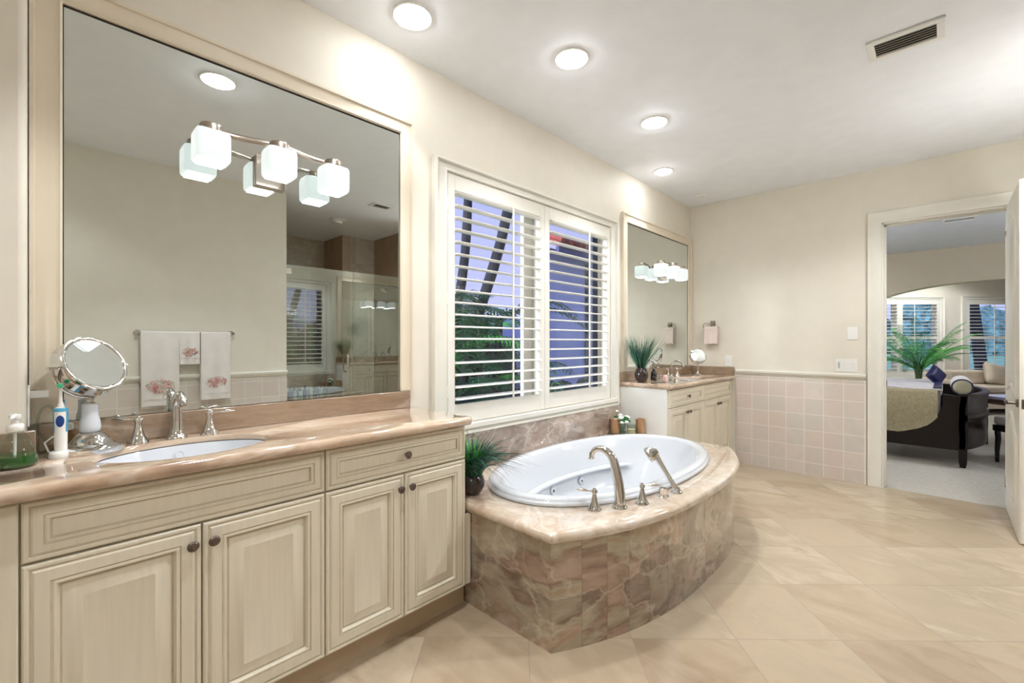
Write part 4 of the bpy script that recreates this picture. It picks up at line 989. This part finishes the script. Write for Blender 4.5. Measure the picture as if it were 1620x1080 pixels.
# ================================================================ bedroom
m = MB(); m.box(-2.75, 4.35, RB+.02, 15.5, -.1, -.002); struct('floor_bedroom', m, CARPET)
BY = 10.3
m = MB(); m.box(-2.75, 4.35, RB+.14, BY+5.2, RC+.0, RC+.15); struct('ceiling_bedroom', m, CEIL)
m = MB(); m.box(-2.75, -2.6, RB+.14, BY+.3, 0, RC); struct('wall_bedroom_left', m, WALL)
m = MB(); m.box(4.2, 4.35, RB, BY+5.2, 0, RC); struct('wall_bedroom_right', m, WALL)
# arched opening to the bay
m = MB(); ax0, ax1 = -1.5, 2.0; zs, zc = 1.27, 2.27
def archz(x):
    q = (x-.55)/2.1; return zs+(zc-zs)*sqrt(max(0, 1-(abs(q))**2.2))
xs = [-2.6, ax0] + [ax0+(ax1+.6-ax0)*i/48 for i in range(1, 49)] + [4.2]
n_ = len(xs); front_ = [(x, RC) for x in xs]; low = [(x, 0 if (x < ax0 or x > 2.64) else archz(x)) for x in xs]
for i in range(n_-1):
    x0, x1 = xs[i], xs[i+1]
    if x0 < ax0-1e-6 or x1 > 2.64: za = zb = 0
    else: za, zb = archz(x0), archz(x1)
    m.loft([[(x0, BY, za), (x1, BY, zb), (x1, BY, RC), (x0, BY, RC)], [(x0, BY+.3, za), (x1, BY+.3, zb), (x1, BY+.3, RC), (x0, BY+.3, RC)]], cap0=True, cap1=True)
struct('wall_arch', m, plain('bedroom_paint', '#c8bba2', .6, noise=.01), smooth=10)
vent('ceiling_vent', 0, .30, 7.86, 8.08, RC, 'small dark air vent in the bedroom ceiling beyond the doorway', b=.02, n=3, tilt=-10)
downlight(.35, 11.6, 'added recessed fill light in the bay, hidden above the arch', ang=150, power=40)  # unseen light added to brighten the bay walls
downlight(-.6, 10.95, 'added recessed fill light at the left end of the bay, hidden above the arch', ang=150, power=40)  # second unseen light added for the bay
# window wall of the bay, parallel to the view: local frame (R right, F away)
MW = Matrix.Rotation(YAW, 4, 'Z')
FW = 9.0
w1a, w1b, w2a, w2b = 6.95, 8.56, 9.09, 10.3
zb_, zt_ = .62, 2.14
m = MB()
def wl(a, b, z0, z1): m.box(a, b, FW, FW+.15, z0, z1, 0, MW)
wl(5.2, w1a, 0, RC+.1); wl(w1b, w2a, 0, RC+.1); wl(w2b, 14.4, 0, RC+.1); wl(w1a, w1b, 0, zb_); wl(w1a, w1b, zt_, RC+.1); wl(w2a, w2b, 0, zb_); wl(w2a, w2b, zt_, RC+.1)
struct('wall_bay', m, WALL)
shutter_window('window_2', w1b-w1a, zt_-zb_, 2, MW @ T((w1a, FW, zb_)), None, .068, mull=((w1b-w1a)/2,), rods=(.30,), depth=.14, casing_w=.08, divw=.06, tilt=rad(3), frame=SHUT)
shutter_window('window_3', w2b-w2a, zt_-zb_, 1, MW @ T((w2a, FW, zb_)), None, .068, rods=(.42,), depth=.14, casing_w=.11, divw=.06, tilt=rad(3), frame=SHUT)

globe_fill_lamp(1.9, 7.0, 2.45, 'added opal globe fill lamp in the bedroom hidden right of the doorway', 38, (.80, .87, 1))  # unseen lamp added to brighten the bedroom
globe_fill_lamp(-1.9, 6.6, 2.45, 'added opal globe fill lamp in the bedroom hidden left of the doorway', 39, (.80, .87, 1))  # its added counterpart on the left, also only fill light
# bed: head to the left, footboard to the right
bed = thing('bed', (-.9, 7.4, 0), 0, 'dark espresso sleigh bed with a khaki quilt beyond the doorway', 'bed')
ys, ye = 6.52, 8.25
def side_outline():
    pts = [(-2.4, .175), (.130, .175), (.165, .16), (.185, .20), (.185, .735), (.0, .745)]
    cv = [(.00, .745), (-.005, .62), (-.04, .52), (-.10, .44), (-.20, .38), (-.34, .355), (-2.4, .355)]
    return pts + cv[1:]
mb = MB()
P_ = side_outline(); mb.loft([[(x, ys, z) for x, z in P_], [(x, ys+.055, z) for x, z in P_]]); mb.build('side_rail', DWOOD, bed, world=True, smooth=20, bevel=.004)
mb = MB(); mb.loft([[(x, ye-.055, z) for x, z in P_], [(x, ye, z) for x, z in P_]]); mb.build('side_rail', DWOOD, bed, world=True, smooth=20)
# bowed footboard
def foot_loop(z, out, th=.045):
    pts = []
    for i in range(25):
        q = i/24; y = ys+(ye-ys)*q; x = .165+.195*sin(pi*q)**.8+out; pts.append((x, y, z))
    return pts + [(p[0]-th, p[1], z) for p in pts[::-1]]
mb = MB(); mb.loft([foot_loop(.19, 0), foot_loop(.30, .004), foot_loop(.45, -.004), foot_loop(.62, .002), foot_loop(.70, .012), foot_loop(.745, .022, .06), foot_loop(.755, .015, .05)]); mb.build('footboard', DWOOD, bed, world=True, smooth=40)
mb = MB(); mb.loft([foot_loop(.475, .010, .02), foot_loop(.49, .018, .02), foot_loop(.53, .018, .02), foot_loop(.545, .010, .02)]); mb.build('footboard_band', DWOOD, bed, world=True, smooth=40)
for (x, y) in ((.148, ys+.035), (.148, ye-.035), (-2.2, ys+.035)):
    mb = MB(); mb.loft([[(x+a*k, y+b*k, z) for a, b in ((-1, -1), (1, -1), (1, 1), (-1, 1))] for k, z in ((.022, 0), (.030, .05), (.034, .19))]); mb.build('leg', DWOOD, bed, world=True, bevel=.004)
mb = MB(); mb.box(-2.45, -.02, ys+.065, ye-.065, .50, .775); mb.build('mattress', SHEET, bed, world=True, bevel=.06, bseg=5)
# quilt draped over the near side
mb = MB(); loops = []
rnd = random.Random(2)
for i in range(61):
    x = -2.4+2.36*i/60; q = i/60
    CV = [(-9, .31), (-.34, .31), (-.20, .36), (-.10, .42), (-.04, .50), (.0, .60)]; j = max(i_ for i_ in range(5) if CV[i_][0] <= x); low_ = CV[j][1]+(CV[j+1][1]-CV[j][1])*(x-CV[j][0])/(CV[j+1][0]-CV[j][0])
    L = []
    for k in range(15):
        s_ = k/14; z = .775+(low_-.775)*s_; y = ys-.012-.022*sin(pi*min(1, s_*1.2))-.008*sin(x*14+s_*3)*s_-.006*sin(x*31)*s_
        L.append((x, y, z))
    top = [(x, ys+.30, .792), (x, ys+.12, .795), (x, ys+.02, .788)]
    bot = [(p[0], p[1]+.012, p[2]) for p in L[::-1]] + [(x, ys+.08, .778), (x, ys+.30, .778)]
    loops.append(top+L+bot)
mb.loft(loops); mb.build('quilt', QUILT, bed, world=True, smooth=60)
mb = MB(); loops = []
for i in range(31):
    x = -2.4+2.40*i/30
    loops.append([(x, ys+.02+ (ye-ys-.1)*k/16, .800+.006*sin(x*9+k*1.3)+.004*sin(k*2+x*4)) for k in range(17)] + [(x, ys+.02+(ye-ys-.1)*k/16, .780) for k in range(16, -1, -1)])
mb.loft(loops); mb.build('coverlet', SHEET, bed, world=True, smooth=60)
mb = MB(); mb.box(-.075, -.005, ys+.03, ye-.08, .803, .812); mb.build('navy_border', NAVY, bed, world=True, bevel=.003)
t = thing('bolster_pillow', (.145, 6.92, .825), 0, 'round white bolster with navy piping lying on the footboard end of the bed', 'pillow')
mb = MB(); M = Matrix.Rotation(pi/2, 4, 'X')
mb.lathe([(.074, -.36), (.084, -.34), (.086, 0), (.084, .34), (.078, .355)], 36, 0, M); mb.build('cover', WHITEF, t, smooth=50)
mb = MB(); mb.tube([(.079*cos(rad(a)), -.357, .079*sin(rad(a))) for a in range(0, 361, 10)], .006, 8); mb.build('piping', NAVY, t, smooth=60)
mb = MB(); mb.lathe([(.073, .354), (.070, .362), (.04, .370), (.001, .372)], 36, 0, M); mb.build('end_cap', plain('sage_cloth', '#b5b298', .85, noise=.03), t, smooth=60, label='sage green end of the bolster')
def cushion(name, loc, w, h, th, rot, mat, label, group=None):
    mb = MB(); n = 12; loops = []
    top, botm = [], []
    vs = []; fs = []
    for s_ in (1, -1):
        for i in range(n+1):
            for j in range(n+1):
                u, v = i/n*2-1, j/n*2-1
                pin = 1-.10*(1-abs(u)*abs(v)) if True else 1
                z = s_*th/2*((1-u**4)*(1-v**4))**.5
                e = 1-.07*(max(abs(u), abs(v))**3)*(1-min(abs(u), abs(v)))
                vs.append((u*w/2*e, v*h/2*e, z))
    b = (n+1)**2
    for s_, o_ in ((0, 0), (1, b)):
        for i in range(n):
            for j in range(n):
                a = o_+i*(n+1)+j; fs.append((a, a+1, a+n+2, a+n+1) if s_ == 0 else (a, a+n+1, a+n+2, a+1))
    mb.add(vs, fs); o = mb.build(name, mat, smooth=70)
    bm = bmesh.new(); bm.from_mesh(o.data); bmesh.ops.remove_doubles(bm, verts=bm.verts, dist=.0005); bm.to_mesh(o.data); bm.free()
    o.location = loc; o.rotation_euler = rot; tag(o, label, 'pillow', group); return o
cushion('throw_pillow', (-.06, 7.55, .885), .20, .20, .09, (rad(70), rad(45), rad(35)), NAVY, 'dark navy throw pillow standing on one corner on the bed')
cushion('bed_pillow', (-.95, 7.95, .885), .55, .36, .16, (rad(18), 0, rad(8)), BEIGEF, 'cream pillow lying on the bed at the left edge of the doorway')
# sofa beneath the windows (in the bay's frame)
sf = thing('sofa', (0, 0, 0), 0, 'beige upholstered sofa under the bay window', 'sofa'); sf.matrix_basis = MW @ T((9.25, 8.30, 0))
def rbox(mb, x0, x1, y0, y1, z0, z1): mb.box(x0, x1, y0, y1, z0, z1)
mb = MB(); mb.box(-1.15, 1.3, .38, .62, .05, .70); mb.build('backrest', BEIGEF, sf, bevel=.06, bseg=5)
mb = MB(); mb.box(-1.15, 1.3, -.30, .37, .10, .38); mb.build('seat_base', BEIGEF, sf, bevel=.02)
for a in (-1.0, -.25, .5): 
    mb = MB(); mb.box(a, a+.735, -.30, .36, .385, .50); mb.build('seat_cushion', BEIGEF, sf, bevel=.04, bseg=4)
    mb = MB(); mb.box(a+.01, a+.72, .20, .37, .505, .76); mb.build('back_cushion', BEIGEF, sf, bevel=.05, bseg=4)
mb = MB(); mb.box(-1.28, -1.06, -.32, .60, .05, .60); mb.build('armrest', BEIGEF, sf, bevel=.06, bseg=5)
for a, b in ((-1.2, -.25), (-1.2, .55), (1.2, -.25)):
    mb = MB(); mb.box(a-.03, a+.03, b-.03, b+.03, 0, .099); mb.build('leg', DWOOD, sf)
o = cushion('sofa_pillow', MW @ Vector((8.98, 8.36, .70)), .46, .40, .16, (rad(75), rad(12), YAW+rad(8)), BEIGEF, 'beige square pillow leaning on the sofa back')
# side table + upholstered bench to the right of the bed
t = thing('side_table', (.78, 8.35, 0), YAW, 'low table with a pale top between the bed and the sofa', 'table')
mb = MB(); mb.box(-.38, .38, -.26, .26, .58, .62); mb.build('table_top', plain('pale_table', '#a8a2b4', .15, coat=.5), t, bevel=.005)
mb = MB(); mb.box(-.35, .35, -.23, .23, .52, .58); mb.build('apron', plain('brown_wood', '#6b5348', .4, noise=.1), t)
for a in (-.34, .34):
    for b in (-.22, .22):
        mb = MB(); mb.box(a-.022, a+.022, b-.022, b+.022, 0, .52); mb.build('leg', DWOOD, t)
t = thing('upholstered_bench', (.80, 7.22, 0), YAW, 'dark legged bench with a pale seat at the foot of the bed', 'bench')
BCH = plain('bench_seat', '#b9b2b0', .7)
mb = MB(); mb.box(-.36, .40, -.22, .22, .40, .50); mb.build('seat', BCH, t, bevel=.03, bseg=4)
mb = MB(); mb.box(-.36, .40, -.22, .22, .335, .40); mb.build('frame', DWOOD, t, bevel=.004)
for a in (-.335, .37):
    for b in (-.195, .195):
        mb = MB(); mb.tube([(a, b, 0), (a, b, .12), (a+.012, b, .25), (a, b, .39)], [.016, .020, .024, .026], 10); mb.build('leg', DWOOD, t, smooth=50)

# ---------------------------------------------------------------- fronds
def frond(mb, base, az, L, rise, droop, nl=18, lw=.012, ll=.16, mi=0, seed=0, vee=.5, rr=.006):
    rnd = random.Random(seed); pts = []
    for i in range(13):
        q = i/12; r = L*q*(1-.12*q); z = rise*L*q-droop*L*q**2.2
        pts.append(Vector((base[0]+r*cos(az), base[1]+r*sin(az), base[2]+z)))
    mb.tube(pts, [rr*(1-.75*i/12) for i in range(13)], 5, mi)
    for i in range(nl):
        q = .14+.84*i/(nl-1); k = q*12; a = int(min(k, 11)); p = pts[a].lerp(pts[a+1], k-a); tg = (pts[a+1]-pts[a]).normalized()
        side = tg.cross(Vector((0, 0, 1))).normalized(); l = ll*(sin(pi*(q*.85+.12))**.7)*rnd.uniform(.85, 1.1)
        for s_ in (-1, 1):
            d = (side*s_*.85+tg*.62+Vector((0, 0, vee*.35))).normalized(); e = p+d*l+Vector((0, 0, -l*.35)); mid = p+d*l*.5+Vector((0, 0, l*.02))
            wv = tg*lw; up = Vector((0, 0, .0012))
            mb.add([p-wv*.4, p+wv*.4, mid+wv*.9, mid-wv*.9, e, p+up, mid+up*2], [(0, 3, 6, 5), (5, 6, 2, 1), (3, 4, 6), (6, 4, 2)], mi)
def palm_plant(name, loc, trunks, fr, label, mats, cat='palm tree', group=None, **kw):
    t = thing(name, loc, 0, label, cat, group)
    for tr in trunks:
        mb = MB(); mb.tube(tr[0], tr[1], 12); mb.build('trunk', TRUNK, t, smooth=60)
    mb = MB()
    for f in fr: frond(mb, **f, **kw)
    mb.build('fronds', mats, t, smooth=60)
    return t
# areca palm in the bedroom
loc = MW @ Vector((7.32, 8.10, 0)); rnd = random.Random(11)
t = thing('potted_palm', loc, 0, 'feathery green palm in a pot in front of the bay windows', 'plant')
mb = MB(); mb.lathe([(.13, 0), (.17, .02), (.19, .34), (.20, .38), (.17, .38), (.16, .34), (.001, .34)], 32); mb.build('pot', POT, t, smooth=45)
mb = MB()
for i in range(9): a = i*.7; mb.tube([(.04*cos(a), .04*sin(a), .34), (.03*cos(a+1), .03*sin(a+1), .62), (.07*cos(a), .07*sin(a), .95)], [.02, .016, .012], 8)
mb.build('stems', plain('palm_stem', '#3c4a2c', .7, noise=.3), t, smooth=60)
mb = MB()
for i in range(40):
    az = i*2.4+rnd.uniform(-.3, .3); inner = i/40
    frond(mb, (.05*cos(az), .05*sin(az), .78+.1*rnd.random()), az, rnd.uniform(.55, .85), rnd.uniform(.55, 1.7)*(1.15-inner*.3), rnd.uniform(.35, .7), nl=30, lw=.0055, ll=.16, mi=rnd.choice((0, 0, 1)), seed=i)
mb.build('fronds', [FERNG, PALML], t, smooth=60)

# ================================================================ outside the bathroom window
m = MB(); m.box(-40, X0-.0, -12, 30, -.12, -.10); m.box(X0, 60, 15.5, 30, -.12, -.1); m.box(-40, 110, 30, 120, -.12, -.10)
o = struct('ground_garden', m, LAWN)
def ray(u, v, d):
    """point at horizontal distance-from-camera-plane d"""
    R = (u-810)/712*d; z = H-(v-541.2)/712*d
    return Vector((R*cos(YAW)-d*sin(YAW), R*sin(YAW)+d*cos(YAW), z))
def palm(base, top, r, crown, label, seed, n=9, L=1.3):
    t = thing('palm_tree', base, 0, label, 'palm tree'); b = Vector(base); tp = Vector(top)-b
    mb = MB(); pts = [tp*(i/16)+Vector((.03*sin(i), 0, 0)) for i in range(17)]; mb.tube(pts, [r*(1.25-.4*i/16)+.004*(i % 2) for i in range(17)], 14); mb.build('trunk', TRUNK, t, smooth=50)
    rnd = random.Random(seed); mb = MB()
    for i in range(n):
        frond(mb, tuple(tp), i*2.4, L*rnd.uniform(.8, 1.1), rnd.uniform(.2, .8), rnd.uniform(.5, 1.0), nl=22, lw=.016, ll=.32, mi=0, seed=i+seed, rr=.012)
    mb.build('fronds', [PALMG], t, smooth=60)
palm((-4.02, 3.06, -.1), (-3.66, 3.40, 4.6), .048, 0, 'left slender palm trunk rising outside the bathroom window', 20)
palm((-4.10, 3.10, -.1), (-3.08, 3.97, 4.9), .055, 0, 'leaning palm trunk in the middle of the left bathroom shutter', 40)
def low_palm(loc, n, L, h, label, seed, mats=None, lit=.15, flat=0):
    t = thing('areca_palm', loc, 0, label, 'garden palm'); rnd = random.Random(seed); mb = MB()
    for i in range(n):
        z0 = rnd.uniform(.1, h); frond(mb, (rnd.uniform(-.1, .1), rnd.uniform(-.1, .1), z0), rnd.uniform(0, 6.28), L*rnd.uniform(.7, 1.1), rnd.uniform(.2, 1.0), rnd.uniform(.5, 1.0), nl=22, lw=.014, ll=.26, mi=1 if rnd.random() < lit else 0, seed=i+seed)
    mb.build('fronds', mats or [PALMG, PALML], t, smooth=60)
    mb = MB()
    for i in range(5): mb.tube([(rnd.uniform(-.1, .1), rnd.uniform(-.1, .1), 0), (rnd.uniform(-.1, .1), rnd.uniform(-.1, .1), h)], [.03, .02], 8)
    mb.build('stems', TRUNK, t, smooth=60)
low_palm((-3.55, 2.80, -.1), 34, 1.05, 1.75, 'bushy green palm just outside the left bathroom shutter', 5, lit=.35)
low_palm((-3.95, 3.75, -.1), 34, 1.25, 1.7, 'dark bushy palm behind the leaning trunk outside the window', 8, lit=.1)
low_palm((-3.3, 3.75, -.1), 14, .8, .9, 'low arching palm outside the bottom of the left shutter', 12, lit=.05)
BUSH = plain('hedge_leaves', '#14241f', .8, noise=.6, scale=9, bump=.8, bscale=25)
def bush(name, loc, sx, sy, sz, n, label, cat, mat, seed, r=.3):
    rnd = random.Random(seed); mb = MB()
    for i in range(n):
        a = rnd.uniform(0, 6.28); u = rnd.uniform(0, 1)**.5; z = rnd.uniform(0, 1)
        mb.ball((sx*u*cos(a), sy*u*sin(a), sz*z*(1-.4*u)), r*rnd.uniform(.6, 1.2), 8, 0, (1, 1, .8))
    rr = random.Random(seed+1)
    mb.v = [v+Vector((rr.uniform(-1, 1), rr.uniform(-1, 1), rr.uniform(-1, 1)))*r*.22 for v in mb.v]
    o = mb.build(name, mat, smooth=0); o.location = loc; return tag(o, label, cat)
bush('hedge', (-6.6, 4.6, 0), .8, 2.1, 1.75, 260, 'dark hedge behind the palms outside the bathroom window', 'hedge', BUSH, 3)
bush('low_shrub', (-4.0, 5.4, -.05), .8, 1.3, .75, 120, 'low dark shrubs below the right bathroom shutter', 'shrub', BUSH, 5, .2)
# neighbouring house wing
t = thing('neighbour_house', (-6.4, 10, -.1), 0, 'stucco house wall with a terracotta eave outside the right bathroom shutter', 'house')
mb = MB(); mb.box(-6.5, -6.2, 7.3, 16, -.1, 3.35); mb.build('wall', HOUSE, t, world=True)
mb = MB(); mb.loft([[(-5.7, y, 3.25), (-5.7, y, 3.36), (-6.9, y+.25, 3.88), (-6.9, y+.25, 3.76)] for y in (7.35, 16.5)]); mb.build('roof', ROOF, t, world=True)
mb = MB()
for i in range(31): mb.tube([(-5.66, 7.45+i*.3, 3.40), (-6.88, 7.70+i*.3, 3.92)], .06, 8)
mb.build('roof_tiles', ROOF, t, world=True, smooth=50)
mb = MB(); mb.box(-5.78, -5.7, 7.35, 16.5, 3.12, 3.27); mb.build('fascia', plain('blue_fascia', '#2a2f66', .6), t, world=True)
mb = MB(); mb.box(-6.195, -6.16, 9.0, 9.10, -.1, 3.2); mb.build('downpipe', DARK, t, world=True)
mb = MB(); mb.box(-8.2, -8.05, 2, 11, -.1, 1.9); tag(mb.build('garden_wall', HOUSE, origin=(-8.1, 6, -.1)), 'low pale garden wall behind the palms', 'wall')
# far garden beyond the bedroom
TREE = plain('tree_leaves', '#3f6270', .9, noise=.6, scale=1.2)
for i, (u, d, r, h) in enumerate(((1330, 52, 5, 5.5), (1400, 55, 6, 3.6), (1455, 50, 4, 6.0), (1500, 56, 5, 4.0), (1560, 48, 5, 4.4), (1620, 54, 6, 5.5), (1680, 50, 5, 5))):
    p = ray(u, 541, d); p.z = .2
    bush('garden_tree', p, r*.3, r*.3, h, 100, ['leftmost far tree beyond the bedroom lawn', 'far tree behind the left bay window slats', 'tall far tree behind the potted palm', 'low far tree between the two bay windows', 'far tree behind the leaning trunk', 'far tree at the right edge of the bay window', 'far tree hidden behind the door leaf'][i], 'tree', TREE, 30+i, 1.1)
t = thing('tree_trunk', ray(1558, 541, 13).xy.to_3d(), 0, 'dark leaning tree trunk outside the right bay window', 'tree trunk')
a, b = ray(1560, 640, 13), ray(1534, 440, 13); b0 = Vector((t.location.x, t.location.y, -.1))
mb = MB(); mb.tube([a.lerp(b, i/10) for i in range(-3, 14)], [.17-.004*i for i in range(17)], 14); mb.build('bark', TRUNK, t, world=True, smooth=50)
